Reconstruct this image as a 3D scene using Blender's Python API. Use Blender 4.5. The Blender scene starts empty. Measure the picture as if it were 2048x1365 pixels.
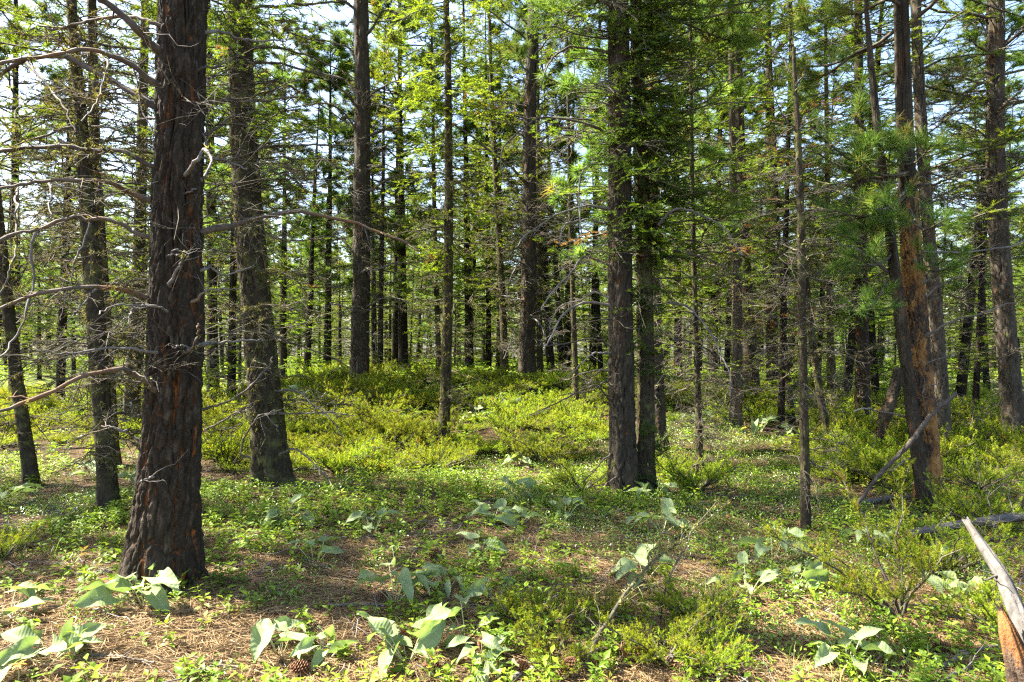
import bpy, math, random
import numpy as np
from mathutils import Vector, Matrix

# ------------------------------------------------------------------ camera, sky, sun, exposure
sc = bpy.context.scene
F = 1365.0                      # focal length in photo pixels (2048 wide)
CAMZ = 1.6
cam_d = bpy.data.cameras.new('camera'); cam = bpy.data.objects.new('camera', cam_d)
sc.collection.objects.link(cam); sc.camera = cam
cam_d.sensor_width = 36.0; cam_d.lens = 36.0 * F / 2048.0
cam_d.clip_start = 0.05; cam_d.clip_end = 3000
cam.location = (0, 0, CAMZ); cam.rotation_euler = (math.radians(90), 0, 0)

SUN_AZ = math.radians(-76)      # from +Y towards +X; the sun stands ahead and to the left
SUN_EL = math.radians(51)
w = bpy.data.worlds.new('World'); sc.world = w; w.use_nodes = True
nt = w.node_tree; bg = nt.nodes['Background']
sky = nt.nodes.new('ShaderNodeTexSky'); sky.sky_type = 'NISHITA'; sky.sun_disc = False
sky.sun_elevation = SUN_EL; sky.sun_rotation = SUN_AZ % (2 * math.pi)
sky.air_density = 1.0; sky.dust_density = 1.9; sky.ozone_density = 1.0
nt.links.new(sky.outputs[0], bg.inputs[0]); bg.inputs[1].default_value = 0.074
sun_d = bpy.data.lights.new('sun', 'SUN'); sun_d.energy = 5.0; sun_d.angle = math.radians(0.53)
sun_d.color = (1.0, 0.94, 0.82)
sun = bpy.data.objects.new('sun', sun_d); sc.collection.objects.link(sun)
sdir = Vector((math.sin(SUN_AZ) * math.cos(SUN_EL), math.cos(SUN_AZ) * math.cos(SUN_EL), math.sin(SUN_EL)))
sun.rotation_euler = sdir.to_track_quat('Z', 'Y').to_euler(); sun.location = (-30, 20, 40)
sc.view_settings.view_transform = 'Standard'; sc.view_settings.look = 'None'
sc.view_settings.gamma = 1.0; sc.view_settings.use_curve_mapping = False
sc.view_settings.exposure = 3.0
sc.render.engine = 'CYCLES'
cy = sc.cycles
cy.max_bounces = 8; cy.diffuse_bounces = 4; cy.glossy_bounces = 2; cy.transmission_bounces = 5
cy.transparent_max_bounces = 4; cy.caustics_reflective = False; cy.caustics_refractive = False
cy.use_denoising = False; cy.sample_clamp_indirect = 6.0
cy.filter_width = 1.3

# ------------------------------------------------------------------ helpers
C = sc.collection
rng = np.random.default_rng(7)
random.seed(7)

def nrm(a):
    a = np.asarray(a, float)
    return a / np.maximum(np.linalg.norm(a, axis=-1, keepdims=True), 1e-9)

def sstep(a, b, x):
    t = np.clip((np.asarray(x, float) - a) / (b - a), 0, 1)
    return t * t * (3 - 2 * t)

def hash2(ix, iy, s=0):
    h = (ix.astype(np.int64) * 374761393 + iy.astype(np.int64) * 668265263 + int(s) * 974634777) & 0xffffffff
    h = ((h ^ (h >> 13)) * 1274126177) & 0xffffffff
    h = ((h ^ (h >> 16)) * 2246822519) & 0xffffffff
    return ((h ^ (h >> 15)) & 0xffffff) / float(0xffffff)

def vnoise(x, y, s=0):
    x = np.asarray(x, float); y = np.asarray(y, float)
    ix = np.floor(x); iy = np.floor(y); fx = x - ix; fy = y - iy
    fx = fx * fx * (3 - 2 * fx); fy = fy * fy * (3 - 2 * fy)
    a = hash2(ix, iy, s); b = hash2(ix + 1, iy, s); c = hash2(ix, iy + 1, s); d = hash2(ix + 1, iy + 1, s)
    return (a * (1 - fx) + b * fx) * (1 - fy) + (c * (1 - fx) + d * fx) * fy

def fbm(x, y, s=0, o=4):
    r = 0; a = .5; t = 0
    for k in range(o):
        r = r + a * vnoise(x * 2 ** k, y * 2 ** k, s + k * 17); t += a; a *= .5
    return r / t

def worley(x, y, s=0):
    """F1, F2 of a jittered grid and the id of the nearest cell"""
    ix = np.floor(x); iy = np.floor(y)
    f1 = np.full(x.shape, 9.0); f2 = np.full(x.shape, 9.0); cid = np.zeros(x.shape)
    for dx in (-1, 0, 1):
        for dy in (-1, 0, 1):
            jx = hash2(ix + dx, iy + dy, s); jy = hash2(ix + dx, iy + dy, s + 5)
            d = np.hypot(ix + dx + .1 + .8 * jx - x, iy + dy + .1 + .8 * jy - y)
            n = d < f1
            f2 = np.where(n, f1, np.minimum(f2, d)); cid = np.where(n, jx * .7 + jy * .3, cid); f1 = np.where(n, d, f1)
    return f1, f2, cid

def ground(x, y):
    x = np.asarray(x, float); y = np.asarray(y, float)
    m = np.exp(-((x + 1.2) / 5.5) ** 2)
    up = sstep(8.0, 14.5, y)
    far = .34 * sstep(15, 26, y)
    z = up * (.62 * m + .2) * (1 - sstep(15, 27, y)) + far
    z = z + .10 * sstep(6, 12, -x + 0 * y) * sstep(3, 12, y)
    z = z - .05 * np.maximum(y - 48, 0) * sstep(48, 70, y)
    z = z - .02 * np.maximum(np.abs(x) - 45, 0)
    z = z + .10 * (fbm(x * .35, y * .35, 3, 3) - .5) + .035 * (fbm(x * 1.7, y * 1.7, 9, 2) - .5)
    return z

def gz(x, y):
    return float(ground(np.array([x]), np.array([y]))[0])

def at(px, py, Y):
    """the point seen at photo pixel (px, py), Y metres in front of the camera plane"""
    return np.array([(px - 1024) / F * Y, Y, CAMZ - (py - 682.5) / F * Y])

_FY = np.concatenate([np.arange(1.5, 12, .01), np.arange(12, 60, .04)])
def foot(px, py):
    """where the line of sight through a pixel meets the ground"""
    X = (px - 1024) / F * _FY; Zr = CAMZ - (py - 682.5) / F * _FY
    h = np.nonzero(Zr <= ground(X, _FY))[0]
    Y = _FY[h[0]] if len(h) else 60.
    return at(px, py, float(Y))

class MB:
    """collects faces; build() makes one mesh"""
    def __init__(s): s.v = []; s.t = []; s.f = []; s.n = 0
    def add(s, v, faces, tint=None, mat=0, smooth=True):
        v = np.asarray(v, np.float32).reshape(-1, 3)
        if tint is None: tint = np.full(len(v), .5)
        s.v.append(v); s.t.append(np.broadcast_to(np.asarray(tint, np.float32), (len(v),)))
        s.f.append((np.asarray(faces, np.int64) + s.n, mat, smooth)); s.n += len(v)
    def mesh(s, name, mats):
        me = bpy.data.meshes.new(name)
        if s.n == 0: return me
        v = np.concatenate(s.v); t = np.concatenate(s.t)
        me.vertices.add(len(v)); me.vertices.foreach_set('co', v.ravel())
        lv = np.concatenate([f.ravel() for f, m, k in s.f])
        tot = np.concatenate([np.full(len(f), f.shape[1]) for f, m, k in s.f])
        st = np.concatenate([[0], np.cumsum(tot)[:-1]])
        me.loops.add(len(lv)); me.loops.foreach_set('vertex_index', lv.astype(np.int32))
        me.polygons.add(len(tot)); me.polygons.foreach_set('loop_start', st.astype(np.int32))
        me.polygons.foreach_set('material_index', np.concatenate([np.full(len(f), m) for f, m, k in s.f]).astype(np.int32))
        me.polygons.foreach_set('use_smooth', np.concatenate([np.full(len(f), k) for f, m, k in s.f]).astype(bool))
        me.update(calc_edges=True)
        a = me.attributes.new('tint', 'FLOAT', 'POINT'); a.data.foreach_set('value', t)
        for m in (mats if isinstance(mats, (list, tuple)) else [mats]): me.materials.append(m)
        return me
    def build(s, name, mats, parent=None, loc=None):
        return link(name, s.mesh(name, mats), parent, loc)

def link(name, me, parent=None, loc=None):
    o = bpy.data.objects.new(name, me); C.objects.link(o)
    if parent is not None: o.parent = parent
    if loc is not None: o.location = tuple(float(q) for q in loc)
    return o

def empty(name, loc, label, cat, group=None):
    o = bpy.data.objects.new(name, None); C.objects.link(o); o.location = tuple(float(q) for q in loc)
    o.empty_display_size = .1
    return tag(o, label, cat, group)

def tag(o, label, cat, group=None, kind=None):
    o['label'] = label; o['category'] = cat
    if group: o['group'] = group
    if kind: o['kind'] = kind
    return o

def tubes(mb, P, R, k=4, tint=.5, mat=0, cap=False):
    """B tubes through P (B,N,3) with radii R (B,N)"""
    P = np.asarray(P, float); R = np.asarray(R, float); B, N, _ = P.shape
    T = nrm(np.gradient(P, axis=1))
    ref = np.where(np.abs(T[:, :1, 2:3]) > .8, np.array([1., 0, 0]), np.array([0., 0, 1.]))
    S = nrm(np.cross(T, np.broadcast_to(ref, T.shape))); U = np.cross(S, T)
    a = np.arange(k) * 2 * np.pi / k
    V = P[:, :, None] + R[:, :, None, None] * (np.cos(a)[:, None] * S[:, :, None] + np.sin(a)[:, None] * U[:, :, None])
    b = np.arange(B)[:, None, None] * N * k; i = np.arange(N - 1)[None, :, None] * k; j = np.arange(k)[None, None, :]; j2 = (j + 1) % k
    q = np.stack([b + i + j, b + i + j2, b + i + k + j2, b + i + k + j], -1).reshape(-1, 4)
    tt = np.asarray(tint, float)
    if tt.ndim == 1: tt = np.repeat(tt, N * k)
    mb.add(V.reshape(-1, 3), q, tt, mat)
    if cap:
        for bb in range(B):
            o = mb.n
            mb.add(np.concatenate([V[bb, -1], P[bb, -1:] + T[bb, -1:] * R[bb, -1] * .3]), [[m, (m + 1) % k, k] for m in range(k)], .5 if tt.ndim == 0 else tt[0], mat)

def needles(mb, b, d, L, W, tint, mat=0, droop=0.0, two=False):
    n = len(b); L = np.broadcast_to(L, (n,))[:, None]; W = np.broadcast_to(W, (n,))[:, None]
    d = nrm(d); s = nrm(np.cross(d, rng.normal(size=(n, 3)))) * W * .5
    tint = np.broadcast_to(tint, (n,))
    if two:
        m = b + d * L * .55; t = b + d * L + np.array([0, 0, -1.]) * L * droop
        V = np.stack([b - s * .7, b + s * .7, m + s, m - s, t], 1)
        o = np.arange(n)[:, None] * 5
        base = mb.n
        mb.add(V.reshape(-1, 3), (o + np.array([0, 1, 2, 3])), np.repeat(tint, 5), mat, False)
        f = (o + np.array([3, 2, 4])).reshape(-1, 3) + base
        mb.f.append((f, mat, False))
    else:
        t = b + d * L + np.array([0, 0, -1.]) * L * droop
        V = np.stack([b - s, b + s, t], 1)
        mb.add(V.reshape(-1, 3), np.arange(3 * n).reshape(-1, 3), np.repeat(tint, 3), mat, False)

def leaves(mb, b, d, up, L, W, fold, tint, mat=0, plain=False):
    """folded pointed leaves, four triangles each"""
    n = len(b); d = nrm(d); s = nrm(np.cross(d, up)); u = np.cross(s, d)
    L = np.broadcast_to(L, (n,))[:, None]; W = np.broadcast_to(W, (n,))[:, None]; fold = np.broadcast_to(fold, (n,))[:, None]
    c = b + d * L * .45; t = b + d * L - u * L * .12
    l = c - s * W * .5 + u * W * fold; r = c + s * W * .5 + u * W * fold
    if plain:
        V = np.stack([b, r, t, l], 1); mb.add(V.reshape(-1, 3), np.arange(4 * n).reshape(-1, 4), np.repeat(np.broadcast_to(tint, (n,)), 4), mat, False); return
    V = np.stack([b, r, t, l, c], 1); o = np.arange(n)[:, None] * 5
    f = np.concatenate([o + np.array(q) for q in ([0, 1, 4], [4, 1, 2], [4, 2, 3], [0, 4, 3])])
    mb.add(V.reshape(-1, 3), f, np.repeat(np.broadcast_to(tint, (n,)), 5), mat, False)

def spline(pts, n):
    """Catmull-Rom through pts (M,D), n samples"""
    p = np.asarray(pts, float)
    if len(p) == 2: return p[0] + (p[1] - p[0]) * np.linspace(0, 1, n)[:, None]
    p = np.concatenate([[2 * p[0] - p[1]], p, [2 * p[-1] - p[-2]]])
    m = len(p) - 3; u = np.linspace(0, m - 1e-6, n); i = u.astype(int); t = (u - i)[:, None]
    a, b, c, d = p[i], p[i + 1], p[i + 2], p[i + 3]
    return .5 * (2 * b + (c - a) * t + (2 * a - 5 * b + 4 * c - d) * t ** 2 + (3 * b - a - 3 * c + d) * t ** 3)

# ------------------------------------------------------------------ materials
class N:
    """small node-tree writer"""
    def __init__(s, name):
        s.m = bpy.data.materials.new(name); s.m.use_nodes = True; s.t = s.m.node_tree; s.t.nodes.clear()
        s.out = s.t.nodes.new('ShaderNodeOutputMaterial')
    def n(s, typ, ins=None, **kw):
        o = s.t.nodes.new('ShaderNode' + typ)
        for k, v in kw.items(): setattr(o, k, v)
        for k, v in (ins or {}).items():
            if isinstance(v, bpy.types.NodeSocket): s.t.links.new(v, o.inputs[k])
            else: o.inputs[k].default_value = v
        return o
    def ramp(s, fac, stops, interp='LINEAR'):
        r = s.n('ValToRGB', {0: fac}); r.color_ramp.interpolation = interp
        e = r.color_ramp.elements
        while len(e) < len(stops): e.new(.5)
        for q, (p, c) in zip(e, stops): q.position = p; q.color = (*c, 1)
        return r.outputs[0]
    def coord(s, scale=(1, 1, 1), kind='Object'):
        tc = s.n('TexCoord'); return s.n('Mapping', {0: tc.outputs[kind], 'Scale': scale}).outputs[0]
    def noise(s, vec, scale, detail=4, rough=.6):
        return s.n('TexNoise', {'Vector': vec, 'Scale': scale, 'Detail': detail, 'Roughness': rough}).outputs[0]
    def mix(s, fac, a, b, mode='MIX'):
        o = s.n('Mix', data_type='RGBA', blend_type=mode)
        for k, v in ((0, fac), (6, a), (7, b)):
            if isinstance(v, bpy.types.NodeSocket): s.t.links.new(v, o.inputs[k])
            else: o.inputs[k].default_value = (*v, 1) if isinstance(v, tuple) and len(v) == 3 else v
        return o.outputs[2]
    def math(s, op, a, b=0.0):
        o = s.n('Math', {0: a, 1: b}, operation=op); return o.outputs[0]
    def attr(s, name='tint'):
        return s.n('Attribute', attribute_name=name).outputs['Fac']
    def surf(s, sh): s.t.links.new(sh, s.out.inputs[0]); return s.m

def foliage(name, stops, trans=.45, rough=.55, tcol=(1.05, 1.0, .55), vary=.25, spec=.25):
    m = N(name); a = m.attr(); r = m.n('ObjectInfo').outputs['Random']
    col = m.ramp(a, stops)
    val = m.math('ADD', m.math('MULTIPLY', r, 2 * vary), 1 - vary)
    hsv = m.n('HueSaturation', {'Color': col, 'Value': val, 'Hue': m.math('ADD', m.math('MULTIPLY', r, .03), .485)}).outputs[0]
    p = m.n('BsdfPrincipled', {'Base Color': hsv, 'Roughness': rough, 'Specular IOR Level': spec})
    t = m.n('BsdfTranslucent', {'Color': m.mix(1.0, hsv, tcol, 'MULTIPLY')})
    mx = m.n('MixShader', {0: trans, 1: p.outputs[0], 2: t.outputs[0]})
    return m.surf(mx.outputs[0])

M = {}
M['pine_needle'] = foliage('pine_needle', [(0, (.06, .11, .022)), (.5, (.14, .22, .04)), (.85, (.26, .33, .07)), (1, (.30, .19, .06))], .52)
M['fir_needle'] = foliage('fir_needle', [(0, (.04, .08, .012)), (.45, (.13, .21, .016)), (.8, (.28, .34, .02)), (.93, (.35, .37, .025)), (1, (.24, .115, .045))], .55)
M['juniper_needle'] = foliage('juniper_needle', [(0, (.05, .085, .010)), (.4, (.16, .235, .012)), (.75, (.35, .40, .02)), (.93, (.46, .45, .03)), (1, (.34, .16, .05))], .5, .6, vary=.3)
M['small_leaf'] = foliage('small_leaf', [(0, (.06, .13, .014)), (.5, (.14, .25, .018)), (.85, (.27, .35, .025)), (1, (.32, .22, .07))], .45, .5, vary=.02)
M['glossy_leaf'] = foliage('glossy_leaf', [(0, (.05, .11, .015)), (.6, (.13, .24, .02)), (1, (.26, .34, .03))], .3, .35, vary=.02, spec=.5)
M['grass_blade'] = foliage('grass_blade', [(0, (.08, .16, .03)), (.6, (.16, .25, .05)), (1, (.40, .33, .16))], .45, .6, vary=.02)
M['lichen'] = foliage('lichen', [(0, (.13, .125, .035)), (.5, (.20, .19, .055)), (1, (.29, .27, .10))], .3, .9, vary=.1, spec=.05)

def bark(name, dark, mid, pale, crack, moss=0.0, grain=1.0, bump=.35, use_attr=True, patch=None):
    m = N(name); co = m.coord((1, 1, .35)); c1 = m.coord()
    n1 = m.noise(co, 14 * grain, 6, .65); n2 = m.noise(c1, 55 * grain, 3, .7); n3 = m.noise(m.coord((1, 1, .12)), 9 * grain, 3, .6)
    col = m.ramp(n1, [(.25, dark), (.55, mid), (.8, pale)])
    if patch: col = m.mix(m.ramp(m.noise(m.coord((1, 1, .45)), 7.5, 5, .65), [(.48, (0, 0, 0)), (.57, (1, 1, 1))]), col, patch)
    fleck = m.ramp(n2, [(.55, (0, 0, 0)), (.72, (1, 1, 1))])
    col = m.mix(m.math('MULTIPLY', fleck, .45), col, pale)
    h = m.math('ADD', m.math('MULTIPLY', n1, .7), m.math('MULTIPLY', n2, .3))
    if use_attr:
        a = m.attr()                                   # 0 at the bottom of a furrow, 1 on a plate
        inner = m.mix(m.ramp(n3, [(.46, (0, 0, 0)), (.60, (1, 1, 1))]), tuple(q * .7 for q in dark), crack)
        col = m.mix(m.ramp(a, [(.2, (0, 0, 0)), (.55, (1, 1, 1))]), inner, col)
    else:
        vz = m.n('TexVoronoi', {'Vector': m.coord((1, 1, .28)), 'Scale': 22 * grain}, feature='DISTANCE_TO_EDGE').outputs[0]
        f = m.ramp(vz, [(.02, (0, 0, 0)), (.16, (1, 1, 1))])
        inner = m.mix(m.ramp(n3, [(.5, (0, 0, 0)), (.65, (1, 1, 1))]), tuple(q * .7 for q in dark), crack)
        col = m.mix(f, inner, col); h = m.math('ADD', h, m.math('MULTIPLY', f, .6))
    if moss:
        mo = m.noise(c1, 7, 5, .7)
        col = m.mix(m.math('MULTIPLY', m.ramp(mo, [(.62 - moss * .2, (0, 0, 0)), (.72 - moss * .1, (1, 1, 1))]), .8), col, (.11, .11, .035))
    b = m.n('Bump', {'Strength': 1.0, 'Distance': .02 * bump / .35, 'Height': h})
    p = m.n('BsdfPrincipled', {'Base Color': col, 'Roughness': .9, 'Specular IOR Level': .15, 'Normal': b.outputs[0]})
    return m.surf(p.outputs[0])

M['bark_charred'] = bark('bark_charred', (.010, .0075, .005), (.032, .0235, .015), (.12, .092, .064), (.26, .08, .018), 0, 1.6)
M['bark_pine'] = bark('bark_pine', (.014, .0115, .008), (.043, .034, .023), (.12, .098, .068), (.20, .08, .028), 0, 1.0)
M['bark_fir'] = bark('bark_fir', (.014, .011, .007), (.040, .031, .019), (.095, .076, .046), (.05, .03, .015), .6, 1.2)
M['bark_grey'] = bark('bark_grey', (.020, .016, .011), (.066, .053, .038), (.17, .14, .105), (.16, .065, .022), .05, 1.0)
M['bark_yellow'] = bark('bark_yellow', (.07, .036, .016), (.25, .125, .04), (.36, .23, .09), (.02, .012, .008), 0, .9, patch=(.045, .032, .024))
M['bark_stump'] = bark('bark_stump', (.02, .014, .010), (.075, .05, .034), (.16, .12, .085), (.02, .014, .01), 0, 2.2, patch=(.20, .085, .028))
M['bark_far'] = bark('bark_far', (.017, .014, .0095), (.045, .037, .026), (.12, .098, .068), (.12, .055, .022), .15, 1.0, .5, False)

def deadwood(name, a, b, c, tan, moss=0.0, k=1.0, along_z=1.0):
    m = N(name); co = m.coord((k, k, k * along_z)); n1 = m.noise(co, 9, 5, .65); n2 = m.noise(co, 60, 3, .7); n3 = m.noise(co, 3.1, 3, .5)
    col = m.ramp(n1, [(.3, a), (.5, b), (.75, c)])
    col = m.mix(m.math('MULTIPLY', m.ramp(n3, [(.55, (0, 0, 0)), (.68, (1, 1, 1))]), .8), col, tan)
    col = m.mix(m.math('MULTIPLY', n2, .35), col, a)
    if moss: col = m.mix(m.ramp(m.noise(co, 11, 4, .7), [(.66 - .2 * moss, (0, 0, 0)), (.74 - .1 * moss, (1, 1, 1))]), col, (.26, .26, .10))
    b_ = m.n('Bump', {'Strength': .8, 'Distance': .004, 'Height': m.math('ADD', n1, n2)})
    p = m.n('BsdfPrincipled', {'Base Color': col, 'Roughness': .8, 'Specular IOR Level': .2, 'Normal': b_.outputs[0]})
    return m.surf(p.outputs[0])
M['wood_grey'] = deadwood('wood_grey', (.07, .061, .054), (.14, .126, .112), (.24, .22, .20), (.17, .11, .06))
M['wood_tan'] = deadwood('wood_tan', (.045, .034, .025), (.11, .085, .062), (.18, .15, .115), (.19, .095, .04))
M['wood_bark'] = deadwood('wood_bark', (.03, .023, .018), (.07, .054, .042), (.13, .105, .08), (.10, .075, .05), .35)
M['wood_weathered'] = deadwood('wood_weathered', (.05, .045, .04), (.105, .095, .085), (.15, .135, .12), (.08, .06, .04), 0, 4.0, .3)
M['twig'] = deadwood('twig', (.032, .026, .019), (.08, .066, .048), (.17, .15, .115), (.11, .085, .05), .3)
M['wood_lichen'] = deadwood('wood_lichen', (.03, .027, .018), (.065, .058, .036), (.12, .11, .07), (.08, .065, .04), .55)
M['wood_rotten'] = deadwood('wood_rotten', (.06, .03, .018), (.10, .042, .016), (.22, .10, .038), (.02, .015, .012), 0, 4.5, .35)

def simple(name, stops, scale=20, rough=.8):
    m = N(name); a = m.attr(); n1 = m.noise(m.coord(), scale, 3, .6)
    col = m.mix(.35, m.ramp(a, stops), m.ramp(n1, stops))
    return m.surf(m.n('BsdfPrincipled', {'Base Color': col, 'Roughness': rough, 'Specular IOR Level': .2}).outputs[0])
M['litter'] = simple('litter', [(0, (.07, .042, .02)), (.4, (.20, .125, .055)), (.75, (.30, .205, .10)), (1, (.27, .235, .18))], 8, .7)
M['cone'] = simple('cone', [(0, (.05, .025, .015)), (.6, (.16, .075, .04)), (1, (.28, .16, .09))], 30, .8)
M['petal'] = foliage('petal', [(0, (.65, .30, .03)), (1, (.75, .45, .05))], .4, .6)

def mat_soil():
    m = N('forest_soil'); co = m.coord()
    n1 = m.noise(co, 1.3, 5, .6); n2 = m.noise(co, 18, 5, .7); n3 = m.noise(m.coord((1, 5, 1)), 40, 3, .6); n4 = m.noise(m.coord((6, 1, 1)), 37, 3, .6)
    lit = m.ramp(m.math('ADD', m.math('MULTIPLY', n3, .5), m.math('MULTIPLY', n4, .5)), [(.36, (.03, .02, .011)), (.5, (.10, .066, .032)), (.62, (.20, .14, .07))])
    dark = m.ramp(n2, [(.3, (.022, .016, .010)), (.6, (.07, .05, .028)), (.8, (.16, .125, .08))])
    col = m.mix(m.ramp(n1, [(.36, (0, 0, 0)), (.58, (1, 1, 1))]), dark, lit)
    sep = m.n('SeparateXYZ', {0: co}).outputs[1]
    fy = m.n('MapRange', {0: sep, 1: 11.0, 2: 20.0, 3: 0.0, 4: .75}).outputs[0]
    green = m.ramp(m.noise(co, 6, 5, .7), [(.3, (.05, .06, .02)), (.5, (.09, .13, .03)), (.7, (.17, .19, .045))])
    col = m.mix(fy, col, green)
    b = m.n('Bump', {'Strength': 1.0, 'Distance': .025, 'Height': m.math('ADD', n2, m.math('ADD', n3, n4))})
    return m.surf(m.n('BsdfPrincipled', {'Base Color': col, 'Roughness': .95, 'Specular IOR Level': .1, 'Normal': b.outputs[0]}).outputs[0])
M['soil'] = mat_soil()

def mat_broadleaf():
    m = N('broad_leaf'); r = m.n('ObjectInfo').outputs['Random']; uv = m.coord()
    n1 = m.noise(uv, 5, 4, .6); a = m.attr()                   # tint = distance from the midrib
    col = m.ramp(n1, [(.3, (.17, .225, .085)), (.7, (.25, .305, .145))])
    col = m.mix(m.ramp(a, [(.0, (1, 1, 1)), (.07, (0, 0, 0))]), col, (.30, .35, .20))
    sx = m.n('SeparateXYZ', {0: uv}); side = m.math('SUBTRACT', sx.outputs[1], m.math('MULTIPLY', m.math('ABSOLUTE', sx.outputs[0]), .7))
    vein = m.ramp(m.math('SINE', m.math('MULTIPLY', side, 55.0)), [(.80, (0, 0, 0)), (1.0, (1, 1, 1))])
    col = m.mix(m.math('MULTIPLY', vein, .16), col, (.28, .33, .19))
    col = m.mix(m.ramp(m.noise(uv, 16, 2, .5), [(.72, (0, 0, 0)), (.76, (1, 1, 1))]), col, (.10, .08, .05))
    hs = m.n('HueSaturation', {'Color': col, 'Value': m.math('ADD', m.math('MULTIPLY', r, .3), .85)}).outputs[0]
    b = m.n('Bump', {'Strength': .2, 'Distance': .003, 'Height': m.math('SINE', m.math('MULTIPLY', side, 55.0))})
    p = m.n('BsdfPrincipled', {'Base Color': hs, 'Roughness': .65, 'Specular IOR Level': .2, 'Sheen Weight': .08, 'Normal': b.outputs[0]})
    t = m.n('BsdfTranslucent', {'Color': m.mix(1.0, hs, (.95, 1.1, .45), 'MULTIPLY')})
    return m.surf(m.n('MixShader', {0: .35, 1: p.outputs[0], 2: t.outputs[0]}).outputs[0])
M['broad_leaf'] = mat_broadleaf()
M['petiole'] = simple('petiole', [(0, (.28, .30, .14)), (1, (.42, .40, .22))], 20, .6)

# ------------------------------------------------------------------ ground
def build_ground():
    mb = MB()
    def grid(xs, ys):
        X, Y = np.meshgrid(xs, ys); Z = ground(X, Y); ny, nx = X.shape
        i = np.arange(nx * ny).reshape(ny, nx)
        f = np.stack([i[:-1, :-1], i[:-1, 1:], i[1:, 1:], i[1:, :-1]], -1).reshape(-1, 4)
        mb.add(np.stack([X, Y, Z], -1), f)
    def spread(n, near, far):
        u = np.linspace(-1, 1, n); return np.sign(u) * (np.abs(u) * near + np.abs(u) ** 5 * far)
    xs = spread(181, 22, 560); ys = np.concatenate([[-400, -200, -80, -30, -12], np.linspace(-6, 18, 130), np.linspace(18.4, 70, 60), [80, 100, 140, 200, 320, 600]])
    grid(xs, ys)
    o = mb.build('ground', M['soil']); tag(o, 'forest floor of needle litter and soil rising to a low mound', 'ground', kind='structure')
build_ground()

# ------------------------------------------------------------------ trees: generators
def trunk_mesh(axis, rad, rows_z, cols, seed, mat, plate=(.055, .17), depth=.016, flare=0.0, lobes=5, fine=.004, mats=None, zsplit=None):
    """axis: (K,4) of x, y, z, radius offsets; rows_z: heights of the rings"""
    A = np.asarray(axis, float); z = np.asarray(rows_z, float)
    cx = np.interp(z, A[:, 2], A[:, 0]); cyy = np.interp(z, A[:, 2], A[:, 1]); r = np.interp(z, A[:, 2], rad)
    th = np.linspace(0, 2 * np.pi, cols, endpoint=False)
    TH, Z = np.meshgrid(th, z); R = np.repeat(r[:, None], cols, 1)
    r0 = max(.02, float(np.median(r)))
    nu = max(3, round(2 * np.pi * r0 / plate[0]))
    u = TH / (2 * np.pi) * nu; v = Z / plate[1]
    wu = u + 1.5 * (fbm(u * .6, v * 1.8, seed, 4) - .5); wv = v + 1.6 * (fbm(u * .7 + 9, v * .8, seed + 3, 3) - .5)
    # periodic seam: blend the two ends
    def field(uu, vv):
        f1, f2, cid = worley(uu, vv, seed)
        return sstep(.0, .26, f2 - f1), cid
    pl, cid = field(wu, wv)
    rid = np.abs(fbm(TH * r0 / plate[0] * .9 + .5 * np.sin(v), v * .33, seed + 21, 3) - .5)
    pl = np.minimum(.35 + .65 * pl, sstep(.0, .05, rid))
    pl2, _ = field(wu * 2.3 + 40, wv * 1.7 + 11)
    bumpy = fbm(u * 3, v * 7, seed + 8, 3) - .5
    k = np.clip((TH - 2 * np.pi * .94) / (2 * np.pi * .06), 0, 1)
    lob = 1 + flare * np.exp(-np.maximum(Z, 0) / .22) * (.55 + .45 * np.cos(TH * lobes + seed) * .8 + .3 * np.cos(TH * 2 + 1.3 * seed))
    big = 1 + .07 * (fbm(np.cos(TH) * 1.3 + 5, Z * .9 + np.sin(TH) * 1.3, seed + 4, 2) - .5) * 2
    D = (pl - .65) * depth + (pl2 - .5) * depth * .25 * pl + bumpy * fine * 2 + (cid - .5) * depth * .5
    D = D * np.clip(R / r0, .25, 1.1)
    D = D * (1 - k * .6)
    RR = R * lob * big + D
    X = cx[:, None] + RR * np.cos(TH); Y = cyy[:, None] + RR * np.sin(TH)
    i = np.arange(len(z) * cols).reshape(len(z), cols); j = np.roll(i, -1, 1)
    f = np.stack([i[:-1], j[:-1], j[1:], i[1:]], -1).reshape(-1, 4)
    mb = MB(); tint = np.clip(pl * .85 + pl2 * .15, 0, 1)
    if zsplit is None: mb.add(np.stack([X, Y, Z], -1), f, tint.ravel())
    else:
        up = (Z[:-1] + .5 * vnoise(TH[:-1] * 3, Z[:-1] * 3, seed) > zsplit).ravel()
        mb.add(np.stack([X, Y, Z], -1), f[~up], tint.ravel()); mb.f.append((f[up], 1, True))
    return mb.mesh('trunk', mats or mat)

def simple_trunk(H, r0, seed, mat, k=9):
    r = np.random.default_rng(seed); n = 12
    z = H * np.linspace(0, 1, n) ** 1.15; z[0] = -.25
    x = np.cumsum(r.normal(0, .025, n)); y = np.cumsum(r.normal(0, .025, n)); x -= x[0]; y -= y[0]
    rad = r0 * (1 - .93 * np.linspace(0, 1, n) ** 1.1); rad[0] *= 1.35
    mb = MB(); tubes(mb, np.stack([x, y, z], -1)[None], rad[None], k)
    return mb.mesh('trunk', mat)

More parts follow.
